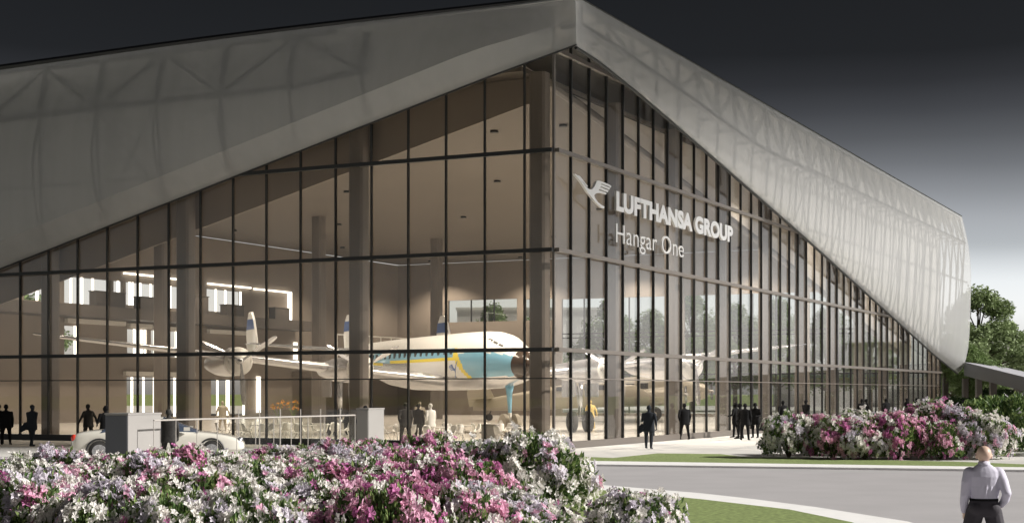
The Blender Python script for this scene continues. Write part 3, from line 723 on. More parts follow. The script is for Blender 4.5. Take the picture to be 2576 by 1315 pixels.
# ------------------------------------------------------------------ trimotor
def trimotor():
    root = empty('trimotor')
    st = [(-.2, 2.35, .35, .35), (-.6, 2.35, .62, .62), (-1.2, 2.35, .72, .72), (-1.7, 2.35, .72, .85), (-3.2, 2.45, .8, 1.15), (-5, 2.4, .82, 1.2), (-10, 2.1, .8, 1.05), (-14, 1.65, .6, .8), (-17.5, 1.3, .3, .5), (-18.8, 1.2, .08, .4)]
    mb = MB(); n_ = 24
    for x, z, w_, h_ in st:
        for k in range(n_):
            a = 2*PI*(k+.5)/n_; q = 5 if x < -1.4 else 2; c_, s_ = math.cos(a), math.sin(a); rr = 1/((abs(c_)**q+abs(s_)**q)**(1/q)); mb.v.append((x, c_*rr*w_, z+s_*rr*h_))
    for i in range(len(st)-1):
        for k in range(n_): a = i*n_+k; b = i*n_+(k+1) % n_; mb.f.append((a, a+n_, b+n_, b)); mb.m.append(0)
    mb.f.append(tuple(range(n_))); mb.m.append(0)
    fu = mb.build('fuselage', M['tan'], root)
    autosmooth(fu)
    for side in (-1, 1):
        for k in range(7):
            x = -5.2-k*1.1; m2 = MB(); m2.box(FI, x-.3, x+.3, side*.79, side*.845, 2.55-.03*k, 3.0-.05*k); m2.build('cabin_window', M['dark'], root)
        mb = MB(); npt = 14; ns = 6
        for i in range(ns+1):
            f = i/ns; y = side*(.7+13.9*f); ch = 4.2*(1-f)+1.9*f; xl = -3.7-1.8*f; z = 1.55+1.15*f; th = .17-.05*f
            for k in range(npt):
                a = 2*PI*k/npt; cx = .5+.5*math.cos(a); mb.v.append((xl-ch*cx, y, z+math.sin(a)*th*ch*.55*(1.05-cx*.8)))
        for i in range(ns):
            for k in range(npt): a = i*npt+k; b = i*npt+(k+1) % npt; mb.f.append((a, b, b+npt, a+npt)); mb.m.append(0)
        mb.f.append(tuple(ns*npt+k for k in range(npt))); mb.m.append(0)
        mb.build('wing', M['tan'], root, True)
        m2 = MB(); m2.tube([(-4.6, side*1.6, 1.6), (-4.4, side*1.9, .7)], .12, 8); m2.build('gear_leg', M['silverd'], root)
        m2 = MB(); m2.tube([(-4.4, side*1.9-.2, .58), (-4.4, side*1.9-.14, .58), (-4.4, side*1.9+.14, .58), (-4.4, side*1.9+.2, .58)], [.42, .56, .56, .42], 20); w_ = m2.build('wheel', M['tyre'], root); autosmooth(w_)
        m2 = MB(); m2.tube([(-4.4, side*1.9-.22, .58), (-4.4, side*1.9+.22, .58)], .22, 14); m2.build('hub', M['silverd'], w_)
        y = side*4.4
        m2 = MB(); m2.tube([(-2.2, y, 2.1), (-2.35, y, 2.1), (-2.9, y, 2.1), (-3.3, y, 2.1), (-4.6, y, 2.1), (-6.6, y, 2.05)], [.5, .66, .72, .62, .5, .1], 22); en = m2.build('engine', M['tan'], root, True); autosmooth(en)
        prop(m2, en, -2.0, y, 2.1)
        m2 = MB(); m2.add([(-17.2, side*.1, 1.75), (-18.7, side*.1, 1.72), (-17.6, side*4, 1.8), (-18.7, side*4, 1.78), (-17.2, side*.1, 1.87), (-18.7, side*.1, 1.8), (-17.6, side*4, 1.86), (-18.7, side*4, 1.82)], [(0, 1, 3, 2), (4, 6, 7, 5), (0, 2, 6, 4), (1, 5, 7, 3), (2, 3, 7, 6), (0, 4, 5, 1)]); m2.build('tailplane', M['tan'], root)
    prop(None, fu, .05, 0, 2.35)
    prof = [(-17, 1.6), (-17.6, 2.9), (-18.2, 3.5), (-19, 3.4), (-19.3, 2.2), (-19.1, 1.1)]; nn = len(prof)
    m2 = MB(); m2.add([(x, -.07, z) for x, z in prof]+[(x, .07, z) for x, z in prof], [tuple(range(nn))[::-1], tuple(range(nn, 2*nn))]+[(i, (i+1) % nn, (i+1) % nn+nn, i+nn) for i in range(nn)]); m2.build('tail_fin', M['tan'], root)
    m2 = MB(); m2.tube([(-17.3, 0, .95), (-17.5, 0, .5)], .05, 8); m2.tube([(-17.5, -.08, .3), (-17.5, .08, .3)], .28, 14); m2.build('tail_wheel', M['tyre'], root)
    return root
def prop(_, parent, x, y, z):
    m2 = MB(); m2.tube([(x+.2, y, z), (x+.1, y, z), (x-.25, y, z)], [.04, .12, .16], 12); m2.build('propeller_hub', M['silverd'], parent, True)
    for b in (0, PI):
        a = b+.5; c_, s_ = math.cos(a), math.sin(a); m2 = MB()
        m2.tube([(x, y+c_*r_, z+s_*r_) for r_ in (.1, .5, 1.0, 1.35)], [.06, .1, .11, .05], 8, sq=.35); m2.build('propeller_blade', M['dark'], parent, True)
T = trimotor(); tag(T, 'dull tan three-engined aeroplane with fixed wheels parked behind the airliner', 'aeroplane')
T.location = (15.6, 119, .02); T.rotation_euler = (0, 0, math.radians(-6))

# ------------------------------------------------------------------ car
def car():
    root = empty('parked_car', (0, 0, 0))
    L = 5.7
    # body side stations x: from rear (0) to front (L): (x, roof/deck z, half width, sill z)
    st = [(0, .62, .62, .42), (.06, .85, .78, .32), (.2, .98, .86, .27), (.9, 1.06, .91, .22), (1.5, 1.08, .93, .2), (2.4, 1.05, .95, .2), (3.6, 1.03, .95, .2), (4.1, 1.0, .94, .2), (4.9, .92, .92, .22), (5.4, .8, .86, .27), (5.62, .68, .76, .33), (L, .55, .6, .42)]
    mb = MB(); prof = [(-1, 0), (-1, .25), (-1.0, .6), (-.97, .85), (-.88, .97), (-.6, 1), (0, 1.02), (.6, 1), (.88, .97), (.97, .85), (1, .6), (1, .25), (1, 0)]
    n_ = len(prof)
    for x, zt, w_, zs in st:
        for a, b in prof: mb.v.append((x, a*w_, zs+(zt-zs)*b))
    for i in range(len(st)-1):
        for k in range(n_): a = i*n_+k; b = i*n_+(k+1) % n_; mb.f.append((a, a+n_, b+n_, b)); mb.m.append(0)
    mb.f.append(tuple(range(n_))); mb.f.append(tuple((len(st)-1)*n_+k for k in range(n_))[::-1]); mb.m += [0, 0]
    bd = mb.build('body', M['carp'], root); ss_ = bd.modifiers.new('s', 'SUBSURF'); ss_.levels = 2; ss_.render_levels = 2
    for p in bd.data.polygons: p.use_smooth = True
    # cabin
    mb = MB(); cs = [(.95, 1.02, .8, 1.0), (1.75, 1.42, .7, 1.0), (2.3, 1.47, .68, 1.0), (3.0, 1.46, .68, 1.0), (4.15, 1.0, .8, .98)]
    for x, zt, w_, zb in cs:
        for a, z in ((-.86, zb-.05), (-w_, zt-.04), (-w_+.12, zt), (0, zt+.015), (w_-.12, zt), (w_, zt-.04), (.86, zb-.05)): mb.v.append((x, a, z))
    for i in range(4):
        for k in range(6): a = i*7+k; b = a+1; mb.f.append((a, a+7, b+7, b)); mb.m.append(1 if (k in (0, 5) or i in (0, 3)) else 0)
    cb = mb.build('cabin', [M['carp'], M['carglass']], root); autosmooth(cb)
    mb = MB(); mb.bar((2.45, -.87, 1.0), (2.45, -.70, 1.45), .08, .05); mb.bar((2.45, .87, 1.0), (2.45, .70, 1.45), .08, .05); mb.build('door_pillar', M['carp'], root)
    for x in (.95, 4.6):
        for y in (-1, 1):
            mb = MB(); mb.tube([(x, y*.70, .34), (x, y*.72, .34), (x, y*.93, .34), (x, y*.955, .34)], [.3, .35, .35, .3], 28); w_ = mb.build('wheel', M['tyre'], root); autosmooth(w_)
            mb = MB(); mb.tube([(x, y*.93, .34), (x, y*.962, .34)], [.25, .23], 24)
            for k in range(8): a = k*PI/4; mb.bar((x, y*.965, .34), (x+.22*math.cos(a), y*.965, .34+.22*math.sin(a)), .04, .02)
            mb.build('rim', M['silver'], w_)
            mb = MB(); pts = [(x+.41*math.cos(a), y*.925, .34+.41*math.sin(a)) for a in [PI*k/12 for k in range(13)]]; mb.tube(pts, .035, 6); mb.build('wheel_arch', M['dark'], root)
    for y in (-1, 1):
        mb = MB(); mb.sphere((.12, y*.72, .78), .13, 10, 7, (.8, .7, 1)); mb.build('tail_lamp', M['red'], root, True)
        mb = MB(); mb.sphere((5.5, y*.66, .68), .12, 10, 7, (1, 1, .7)); mb.build('headlight', M['silver'], root, True)
        mb = MB(); mb.box(FI, 3.7, 3.9, y*.95, y*1.12, 1.02, 1.14); mb.build('mirror', M['carp'], root)
        for x in (1.9, 3.0): mb = MB(); mb.box(FI, x, x+.18, y*.93, y*.965, .86, .89); mb.build('door_handle', M['silver'], root)
    mb = MB(); mb.box(FI, -.02, .1, -.75, .75, .3, .42); mb.build('bumper', M['silver'], root); mb = MB(); mb.box(FI, L-.1, L+.03, -.7, .7, .3, .4); mb.build('bumper', M['silver'], root)
    return root
cr_ = car(); tag(cr_, 'cream saloon car parked behind the dark grey block in front of the left facade', 'car'); cr_.location = (-14.75, 51.0, 0); cr_.rotation_euler = (0, 0, math.radians(9))

# ------------------------------------------------------------------ blocks and railing
def block(name, px0, pxm, px1, Y, h, label):
    root = empty(name, atY(pxm, Y), 0, label, 'block')
    wl = (pxm-px0)/3817*Y/.88; wr = (px1-pxm)/3817*Y/.48
    F = lambda a, b, z: Vector((dL.x*a+dR.x*b, dL.y*a+dR.y*b, z))
    mb = MB(); mb.box(F, 0, wl, 0, wr, .0, h-.05); o = mb.build('body', M['boxl'], root); edge_bevel(o, .01)
    mb = MB(); mb.box(F, -.015, wl+.015, -.015, wr+.015, h-.05, h); o = mb.build('cap', M['boxl'], root)
    mb = MB(); mb.box(F, .02, wl-.02, -.018, -.002, .04, h-.08); o = mb.build('face_panel', M['box_shade'] if px0 < 500 else M['boxl'], root)  # dark sheet on the first block paints in its shaded side
    return root
block('concrete_block', 257, 322, 383, 43, 1.71, 'large grey block with its shaded side coloured dark, beside the cream car')
block('concrete_block', 896, 927, 963, 53.5, 1.74, 'pale grey block at the right end of the white railing')
b3 = block('planter_box', 1211, 1245, 1258, 68, .87, 'small pale box standing among the cafe tables inside the glass')
a = atY(387, 43.3); b = atY(893, 53.2)
R = empty('handrail', a, 0, 'thin white post-and-rail handrail running between the two grey blocks', 'railing')
def rel(o, root): o.parent = root; o.matrix_parent_inverse = Matrix.Translation(root.location).inverted(); return o
mb = MB(); mb.tube([a+Vector((0, 0, 1.5)), b+Vector((0, 0, 1.5))], .025, 8); rel(mb.build('rail', M['railp']), R)
for k in range(12): p = a.lerp(b, k/11); mb = MB(); mb.tube([p, p+Vector((0, 0, 1.5))], .013, 8); rel(mb.build('post', M['railp']), R)
a2 = atY(380, 47.5); b2 = atY(905, 57.5)
# keep the balustrade clear of the car nose: runs from behind the car to the second block
a2 = atY(600, 55.0)
R2 = empty('glass_balustrade', a2, 0, 'frameless glass balustrade with slim posts behind the white handrail', 'balustrade')
N_ = 6
for k in range(N_):
    p = a2.lerp(b2, k/N_); q = a2.lerp(b2, (k+1)/N_); d = (q-p).normalized()
    mb = MB(); mb.bar(p+d*.03+Vector((0, 0, .85)), q-d*.03+Vector((0, 0, .85)), .02, 1.6); rel(mb.build('glass_panel', M['clear']), R2)
    mb = MB(); mb.tube([p, p+Vector((0, 0, 1.68))], .022, 8); rel(mb.build('post', M['railp']), R2)

# ------------------------------------------------------------------ cafe furniture
def chair():
    root = empty('cafe_chair')
    mb = MB(); n1, n2 = 9, 8; V = []
    for i in range(n1):
        u = i/(n1-1)
        for j in range(n2):
            v = j/(n2-1)*2-1
            if u < .5: y = .24-u*.84; z = .44+.03*v*v-.02*math.sin(u*PI*2); 
            else: y = -.18-(u-.5)*.2; z = .44+(u-.5)*.76+.0*v; y += .10*v*v
            wd = (.25-.05*abs(u-.45)*2)*(1 if u < .9 else .8)
            V.append((v*wd, y, z+(.12*abs(v)**3 if .3 < u < .6 else 0)))
    base = 0; fs = [(i*n2+j, i*n2+j+1, (i+1)*n2+j+1, (i+1)*n2+j) for i in range(n1-1) for j in range(n2-1)]
    mb.add(V, fs); s_ = mb.build('seat_shell', M['whitep'], root, True); so_ = s_.modifiers.new('s', 'SOLIDIFY'); so_.thickness = .02
    for x in (-1, 1):
        for y in (-1, 1):
            mb = MB(); mb.tube([(x*.1, y*.09, .43), (x*.24, y*.23, 0)], .013, 6); mb.build('leg', M['whitep'], root)
    return root
def table():
    root = empty('cafe_table')
    mb = MB(); mb.tube([(0, 0, .72), (0, 0, .75)], .42, 28); mb.build('table_top', M['whitep'], root)
    mb = MB(); mb.tube([(0, 0, .04), (0, 0, .72)], .035, 10); mb.build('pedestal', M['whitep'], root)
    mb = MB(); mb.tube([(0, 0, 0), (0, 0, .03), (0, 0, .05)], [.26, .25, .05], 20); mb.build('foot', M['whitep'], root)
    return root
ch0, tb0 = chair(), table()
fc = [True, True]
TB = [(590, 64.5+9), (655, 71.5), (715, 74), (775, 71), (835, 73), (1000, 69.5), (1110, 67.3), (1165, 70.5), (1235, 72), (1295, 66.8), (1075, 73.5)]
ords = ['leftmost', 'second', 'third', 'fourth', 'fifth', 'sixth', 'seventh', 'eighth', 'ninth', 'tenth', 'last']
order = sorted(range(len(TB)), key=lambda i: TB[i][0])
rank = {i: r for r, i in enumerate(order)}
for i, (px, Y) in enumerate(TB):
    c = atY(px, Y, .017); t_ = tb0 if fc[0] else copy_tree(tb0); fc[0] = False; t_.location = c
    wn = ords[rank[i]]
    tag(t_, f'round white cafe table, {wn} table from the left behind the glass', 'table', 'cafe tables inside the hall')
    a0 = random.uniform(0, 2*PI)
    side = {0: 'far', 1: 'near'}
    for k in range(3 if i % 2 else 4):
        nk = 3 if i % 2 else 4
        a_ = a0+k*2*PI/nk+random.uniform(-.2, .2); d = Vector((math.cos(a_), math.sin(a_), 0))
        h_ = ch0 if fc[1] else copy_tree(ch0); fc[1] = False
        h_.location = c+d*random.uniform(.62, .85); h_.rotation_euler = (0, 0, a_+PI/2+random.uniform(-.3, .3))
        lr = 'right' if d.x > .5 else ('left' if d.x < -.5 else ('far' if d.y > 0 else 'near'))
        fn_ = '' if lr in ('far', 'near') else (', further back' if d.y > 0 else ', nearer the glass')
        tag(h_, f'white shell chair at the {lr} side of the {wn} cafe table{fn_}', 'chair', 'white cafe chairs')

# ------------------------------------------------------------------ people
def remeshed(mb, name, vox, m_, smooth=4, fac=.5):
    o = mb.build(name, m_); r = o.modifiers.new('r', 'REMESH'); r.mode = 'VOXEL'; r.voxel_size = vox; r.use_smooth_shade = True
    sm = o.modifiers.new('s', 'SMOOTH'); sm.factor = fac; sm.iterations = smooth
    bpy.context.view_layer.update(); dg = bpy.context.evaluated_depsgraph_get()
    me = bpy.data.meshes.new_from_object(o.evaluated_get(dg)); me.name = name
    old = o.data; o.modifiers.clear(); o.data = me; bpy.data.meshes.remove(old)
    if not me.materials: me.materials.append(m_)
    for p in me.polygons: p.use_smooth = True
    return o
def limb(mb, pts, rs, n=12, sq=1):
    mb.tube(pts, rs, n, sq=sq)
    for p, r in zip(pts, rs): mb.sphere(p, r*.98, 12, 8)
def torso(mb, rings):   # (z, cx, cy, rx, ry)
    n_ = 20; V = []
    for z, cx, cy, rx, ry in rings:
        for k in range(n_):
            a = 2*PI*k/n_; c_, s_ = math.cos(a), math.sin(a); q = 2.5; rr = 1/((abs(c_)**q+abs(s_)**q)**(1/q)); V.append((cx+rx*rr*c_, cy+ry*rr*s_, z))
    m_ = len(rings); mb.add(V, [(i*n_+k, i*n_+(k+1) % n_, (i+1)*n_+(k+1) % n_, (i+1)*n_+k) for i in range(m_-1) for k in range(n_)]+[tuple(range(n_))[::-1], tuple((m_-1)*n_+k for k in range(n_))])
def head(mb, x, y, z, s=1.0, yaw=0):
    c_, s_ = math.cos(yaw), math.sin(yaw)
    def P(a, b, c): return (x+a*c_-b*s_, y+a*s_+b*c_, z+c)
    mb.sphere(P(0, -.012, .02), .1*s, 18, 12, (.78, .96, 1.0)); mb.sphere(P(0, .025, -.045), .07*s, 14, 9, (.85, .95, 1.0))
    mb.sphere(P(0, .075, -.085), .028, 10, 7, (1.1, .8, .8)); mb.sphere(P(0, .1, -.03), .017, 8, 6, (.8, 1.2, 1.5))
    mb.sphere(P(0, .088, -.058), .018, 8, 6, (1.4, .6, .5)); mb.sphere(P(0, .082, .012), .03, 8, 6, (1.8, .5, .5))
    for q in (-1, 1): mb.sphere(P(q*.079, -.008, -.02), .03, 10, 7, (.35, .7, 1.05))
def hand(mb, w, d, palmn, s=1.0, curl=.35, side=1):
    # w wrist, d direction to fingers, palmn palm normal
    d = d.normalized(); nrm = (palmn-d*palmn.dot(d)).normalized(); x = d.cross(nrm)*side
    for q in (-.03, -.01, .01, .03): mb.tube([w+x*q*.6, w+x*q+d*.05, w+x*q*1.05+d*.088], [.014*s, .0145*s, .012*s], 8)
    mb.sphere(w+d*.045, .036*s, 12, 8, (1, 1, 1)) if False else None
    for q, L_ in ((-.033, .062), (-.011, .075), (.011, .08), (.033, .07)):
        p0 = w+x*q+d*.085; d1 = (d*math.cos(curl)+nrm*math.sin(curl)); d2 = (d*math.cos(curl*2.2)+nrm*math.sin(curl*2.2))
        p1 = p0+d1*L_*.5; p2 = p1+d2*L_*.5
        mb.tube([p0-d*.01, p0, p1, p2], [.0095*s, .0095*s, .0088*s, .0072*s], 8); mb.sphere(p2, .0072*s, 8, 6)
    t0 = w+x*.028+d*.03; t1 = t0+(x*.7+d*.6+nrm*.3).normalized()*.035; t2 = t1+(x*.2+d*.9+nrm*.35).normalized()*.03
    mb.tube([t0-x*.01, t0, t1, t2], [.011*s, .0125*s, .0105*s, .008*s], 8); mb.sphere(t2, .008*s, 8, 6)
def person(pose, m_, h=1.76):
    """pose: stride (front/back leg split), arms: list of two dicts, coat"""
    mb = MB(); st_ = pose.get('stride', .12); sp = pose.get('spread', .1); k = h/1.76; lean = pose.get('lean', 0)
    hipz = .93
    for sd, f in ((-1, st_), (1, -st_)):
        hip = Vector((sd*.09, 0, hipz)); knee = Vector((sd*(.09+sp*.4), f*.55+.03*abs(st_)*4*(1 if f < 0 else .5), .5)); an = Vector((sd*(.09+sp*.7), f*1.05-(.04 if f < 0 else 0), .09))
        limb(mb, [hip, hip.lerp(knee, .5), knee, knee.lerp(an, .4), an], [.1, .088, .066, .062, .045])
        mb.tube([an+Vector((0, -.06, -.035)), an+Vector((0, .03, -.04)), an+Vector((.01*sd, .14, -.055)), an+Vector((.015*sd, .2, -.06))], [.04, .042, .04, .022], 10, sq=.9)
    cw = pose.get('coat', .0)
    r = [(.84, 0, 0, .165, .115), (.95, 0, 0, .175, .125), (1.08, 0, lean*.1, .158, .11), (1.22, 0, lean*.3, .175, .12), (1.36, 0, lean*.5, .2, .122), (1.44, 0, lean*.6, .185, .1), (1.49, 0, lean*.65, .1, .075)]
    torso(mb, r)
    if cw: torso(mb, [(.80-cw, 0, -.02, .225, .155), (.9, 0, 0, .21, .145), (1.1, 0, lean*.1, .19, .13), (1.3, 0, lean*.4, .205, .13)])
    mb.tube([(0, lean*.6, 1.45), (0, lean*.75+.01, 1.56)], [.065, .055], 12)
    head(mb, 0, lean*.9+.02, 1.655, 1.05, pose.get('yaw', 0))
    for sd, (ex, ey, ez, hx, hy, hz) in zip((-1, 1), pose['arms']):
        sh = Vector((sd*.195, lean*.55, 1.41)); el = Vector((sd*ex, ey, ez)); wr = Vector((sd*hx, hy, hz))
        limb(mb, [sh, sh.lerp(el, .5), el, el.lerp(wr, .45), wr], [.066, .056, .048, .043, .03])
        d = (wr-el).normalized(); hand(mb, wr, d, Vector((-sd, .3, 0)), 1.15, .5, sd)
    if pose.get('flap'): limb(mb, [Vector((-.15, -.05, .95)), Vector((-.27, -.12, .78)), Vector((-.33, -.2, .66))], [.1, .085, .05], sq=1.4)
    if h != 1.76: mb.v = [(x*k, y*k, z*k) for x, y, z in mb.v]
    o = remeshed(mb, 'person', .017, m_, 3); return o
relaxed = (.25, .0, 1.13, .245, .05, .88); pocket = (.28, -.08, 1.15, .2, .06, .93); walkf = (.27, .1, 1.14, .25, .24, .95); walkb = (.28, -.12, 1.14, .3, -.16, .88)
phone = (.26, .1, 1.14, .12, .2, 1.42); bent = (.27, .02, 1.14, .18, .24, 1.1); reach = (.26, .15, 1.2, .2, .42, 1.12)
POSES = {
 'walk': dict(stride=.16, spread=.05, arms=(phone, walkb), flap=True, coat=.1, lean=.02),
 'stand': dict(stride=.04, spread=.12, arms=(pocket, relaxed), coat=.07),
 'talk': dict(stride=.03, spread=.06, arms=(bent, relaxed), coat=.12, yaw=.5),
 'stroll': dict(stride=.12, spread=.06, arms=(walkf, walkb), coat=.05, yaw=-.3),
 'reach': dict(stride=.1, spread=.06, arms=(relaxed, reach), coat=.05, yaw=.2),
}
PM = {k: person(v, M['suit']) for k, v in POSES.items()}
for k in PM: COL.objects.unlink(PM[k])
def put(pose, px, Y, rz, label, group=None, m_=None, h=1.0, z=0.0):
    o = bpy.data.objects.new('person', PM[pose].data if m_ is None else PM[pose].data.copy()); COL.objects.link(o)
    if m_ is not None: o.data.materials[0] = m_
    o.location = atY(px, Y, z); o.rotation_euler = (0, 0, rz); o.scale = (h*1.16, h*1.12, h); tag(o, label, 'person', group); return o
G1 = 'dark figures on the pavement along the hangar'
yf = lambda feet: 8779/(feet-986)
put('talk', -3, yf(1117), .5, 'person in black cut off by the left edge of the picture', G1)
put('stand', 15, yf(1118), .1, 'person in a black suit standing furthest left before the glass, feet apart', G1)
put('walk', 80, yf(1122), -.4, 'person in a charcoal coat walking in front of the third glass bay from the left', G1, M['suit2'])
put('talk', 266, 60, .7, 'person in black whose head shows above the dark grey block', G1)
put('stroll', 222, 68, 1.0, 'person in a dark coat crossing behind the cream car boot', G1, M['knit'])
put('stand', 424, 47.6, 0, 'person in a dark knitted jumper standing behind the left end of the handrail', None, M['knit'])
put('stand', 919, 60, 0, 'person whose dark head shows above the pale block at the railing end', G1)
put('walk', 1632, 61.8, -.3, 'person in a dark flapping coat walking nearest the grass on the right pavement', G1, M['suit2'], 1.0)
put('stand', 1722, 73.7, .2, 'person in a black suit standing by the fourth dark column with legs apart', G1)
put('talk', 1851, 77.2, .9, 'person in a long black coat, left one of the talking trio', G1)
put('stand', 1874, 72.8, -.4, 'person in black at the front middle of the talking trio', G1)
put('stand', 1862, 75.0, 1.2, 'person in black half hidden in the middle of the talking group', G1)
put('talk', 1900, 76.5, 2.6, 'person in black with a briefcase on the right of the talking trio', G1)
put('stand', 1970, 87.5, .3, 'person in black behind the leftmost white shrub', G1, h=1.03)
put('stroll', 2028, 92.5, 2.2, 'person in black behind the pink tip of the shrub row', G1, h=1.05)
put('talk', 2168, 105, .2, 'person in black, left of the close pair before the glass', G1, h=1.04)
put('stand', 2180, 106.5, 1.6, 'person in black, right of the close pair before the glass', G1, h=1.04)
put('stand', 2229, 111.5, .4, 'single person in black between the close pair and the handshake', G1, h=1.04)
put('reach', 2281, 117.5, -1.3, 'person in black shaking hands, the left of the two', G1, h=1.04)
put('talk', 2306, 121.5, 1.5, 'person in black shaking hands, the right of the two', G1, h=1.04)
put('stroll', 2384, 150, -.6, 'dark person walking beyond the far end of the glass facade', G1)
put('walk', 2423, 112, -.4, 'dark person beside the hedge at the far right', G1, M['suit2'])
G2 = 'visitors inside the hall'
put('stand', 1020, 66.2, .4, 'broad dark visitor standing by the cafe tables inside', G2, M['knit'], 1.04, .015)
put('talk', 1052, 70.5, -.5, 'visitor in brown behind the cafe tables, middle of three', G2, M['knit'], 1, .015)
put('stand', 1083, 69, .8, 'visitor in white among the cafe tables', G2, M['whc'], 1, .015)
put('walk', 1486, 96, .4, 'visitor in yellow under the airliner wing', G2, M['yelc'], 1, .015)
put('stroll', 1056, 84, .4, 'visitor in tan further back by the balustrade', G2, M['tan'], 1, .015)
put('stroll', 560, 90, .4, 'visitor in tan strolling at the left back of the hall', G2, M['tan'], 1, .015)
put('stand', 1142, 144, .4, 'small dark visitor leaning at the high end window', G2, None, 1, 9.4-1.05) if False else None
# briefcase
bc = empty('briefcase', atY(1912, 76.2, .38), .2, 'black briefcase carried by the right-hand one of the trio', 'briefcase')
mb = MB(); mb.box(FI, -.2, .2, -.05, .05, 0, .3); o = mb.build('case', M['suit'], bc); edge_bevel(o, .02)
mb = MB(); mb.tube([(-.07, 0, .3), (-.07, 0, .35), (.07, 0, .35), (.07, 0, .3)], .012, 6); mb.build('handle', M['suit'], bc)

# foreground man (local: faces +y, x to the right)
MN = empty('person', (0, 0, 0))
def body_man():
    mb = MB()
    for sd in (-1, 1):
        hip = Vector((sd*.1, 0, .9)); kn = Vector((sd*.19, .03, .48)); an = Vector((sd*.23, -.01, .09))
        limb(mb, [hip, hip.lerp(kn, .5), kn, kn.lerp(an, .35), an], [.1, .088, .062, .06, .042])
        mb.tube([an+Vector((0, -.06, -.035)), an+Vector((0, .03, -.04)), an+Vector((.01*sd, .14, -.055)), an+Vector((.02*sd, .2, -.06))], [.036, .038, .036, .02], 10)
    torso(mb, [(.84, 0, 0, .15, .1), (.95, 0, 0, .165, .115), (1.06, 0, 0, .145, .1), (1.2, 0, 0, .165, .11), (1.36, 0, 0, .19, .115), (1.43, 0, -.005, .17, .09), (1.47, 0, -.01, .1, .07)])
    mb.tube([(0, -.01, 1.43), (0, .0, 1.5), (0, .01, 1.57)], [.07, .058, .056], 16)
    # head
    def E(c, r, sc): mb.sphere(c, r, 22, 14, sc)
    E((0, -.005, 1.642), .107, (.82, .98, .98)); E((0, .04, 1.585), .072, (.9, .95, .95)); E((0, .095, 1.55), .03, (1.1, .8, .8)); E((0, .12, 1.6), .018, (.8, 1.1, 1.6)); E((0, .105, 1.645), .03, (1.8, .5, .5)); E((0, .108, 1.572), .02, (1.4, .5, .5))
    for q in (-1, 1): E((q*.09, .0, 1.605), .033, (.3, .7, 1.05)); E((q*.078, .0, 1.59), .016, (.6, .8, .8))
    # arms
    for pts, nn in (([(-.175, 0, 1.40), (-.205, -.03, 1.26), (-.22, -.02, 1.1), (-.225, .03, .98), (-.215, .08, .85)], Vector((.9, .2, 0))),
                    ([(.175, 0, 1.40), (.215, -.05, 1.27), (.245, -.11, 1.13), (.235, -.04, 1.03), (.195, .06, .945)], Vector((-1, -.2, 0)))):
        P = [Vector(p) for p in pts]; limb(mb, P, [.062, .053, .046, .041, .027])
        hand(mb, P[-1], (P[-1]-P[-2]) if nn.x > 0 else Vector((-.25, .45, -.8)), nn, 1.0, .28, 1 if nn.x > 0 else -1)
    o = remeshed(mb, 'body', .0065, M['skin'], 4); o.parent = MN
def shirt_man():
    mb = MB()
    torso(mb, [(1.03, 0, 0, .15, .115), (1.06, 0, 0, .16, .125), (1.12, 0, 0, .158, .122), (1.22, 0, 0, .172, .128), (1.34, 0, 0, .192, .133), (1.41, 0, -.005, .185, .112), (1.455, 0, -.012, .13, .09), (1.50, 0, -.012, .08, .072)])
    for pts in ([(-.16, 0, 1.385), (-.203, -.03, 1.26), (-.222, -.02, 1.1), (-.226, .02, .99), (-.218, .065, .885)],
                [(.16, 0, 1.385), (.213, -.05, 1.27), (.245, -.11, 1.13), (.236, -.045, 1.04), (.205, .04, .965)]):
        P = [Vector(p) for p in pts]; limb(mb, P, [.086, .066, .056, .052, .04])
    # folds
    for f in range(9):
        a = -2.6+f*.26*1.25; r_ = .165
        mb.tube([(math.cos(a)*.15, math.sin(a)*.11, 1.07), (math.cos(a+.1)*.175, math.sin(a+.1)*.121, 1.2), (math.cos(a+.25)*.16, math.sin(a+.25)*.11, 1.33)], [.018, .016, .005], 8)
    for sd, xx in ((-1, -.222), (1, .236)):
        for f in range(4): mb.tube([(xx-.03, -.05, 1.12+f*.035), (xx, -.072-.05*(sd > 0), 1.10+f*.035), (xx+.03, -.05, 1.125+f*.035)], [.008, .012, .008], 7)
    o = remeshed(mb, 'shirt', .0075, M['shirt'], 3); o.parent = MN
    mb = MB(); mb.tube([(0, -.012, 1.475), (0, -.008, 1.5), (0, 0, 1.535)], [.082, .074, .066], 24, cap=False); o = mb.build('collar', M['shirt'], MN, True); so_ = o.modifiers.new('s', 'SOLIDIFY'); so_.thickness = .008
def trousers_man():
    mb = MB()
    torso(mb, [(.82, 0, 0, .17, .12), (.92, 0, -.005, .192, .138), (1.0, 0, 0, .17, .13), (1.045, 0, 0, .156, .12)])
    for sd in (-1, 1):
        mb.sphere((sd*.085, -.05, .92), .105, 16, 10, (1, .95, 1))
        hip = Vector((sd*.1, 0, .88)); kn = Vector((sd*.19, .03, .48)); an = Vector((sd*.232, -.01, .1))
        limb(mb, [hip, hip.lerp(kn, .5), kn, kn.lerp(an, .5), an], [.112, .105, .087, .08, .078])
    o = remeshed(mb, 'trousers', .009, M['trou'], 3); o.parent = MN
    mb = MB(); 
    for z0 in (1,): torso(mb, [(1.025, 0, 0, .1675, .1295), (1.055, 0, 0, .1655, .1285)])
    mb.build('belt', M['suit'], MN, True)
    for sd in (-1, 1):
        mb = MB(); mb.tube([(sd*.232, -.09, .05), (sd*.233, 0, .055), (sd*.24, .13, .04), (sd*.25, .21, .035)], [.045, .048, .046, .03], 12, sq=.9); mb.build('shoe', M['suit'], MN, True)
body_man(); shirt_man(); trousers_man()
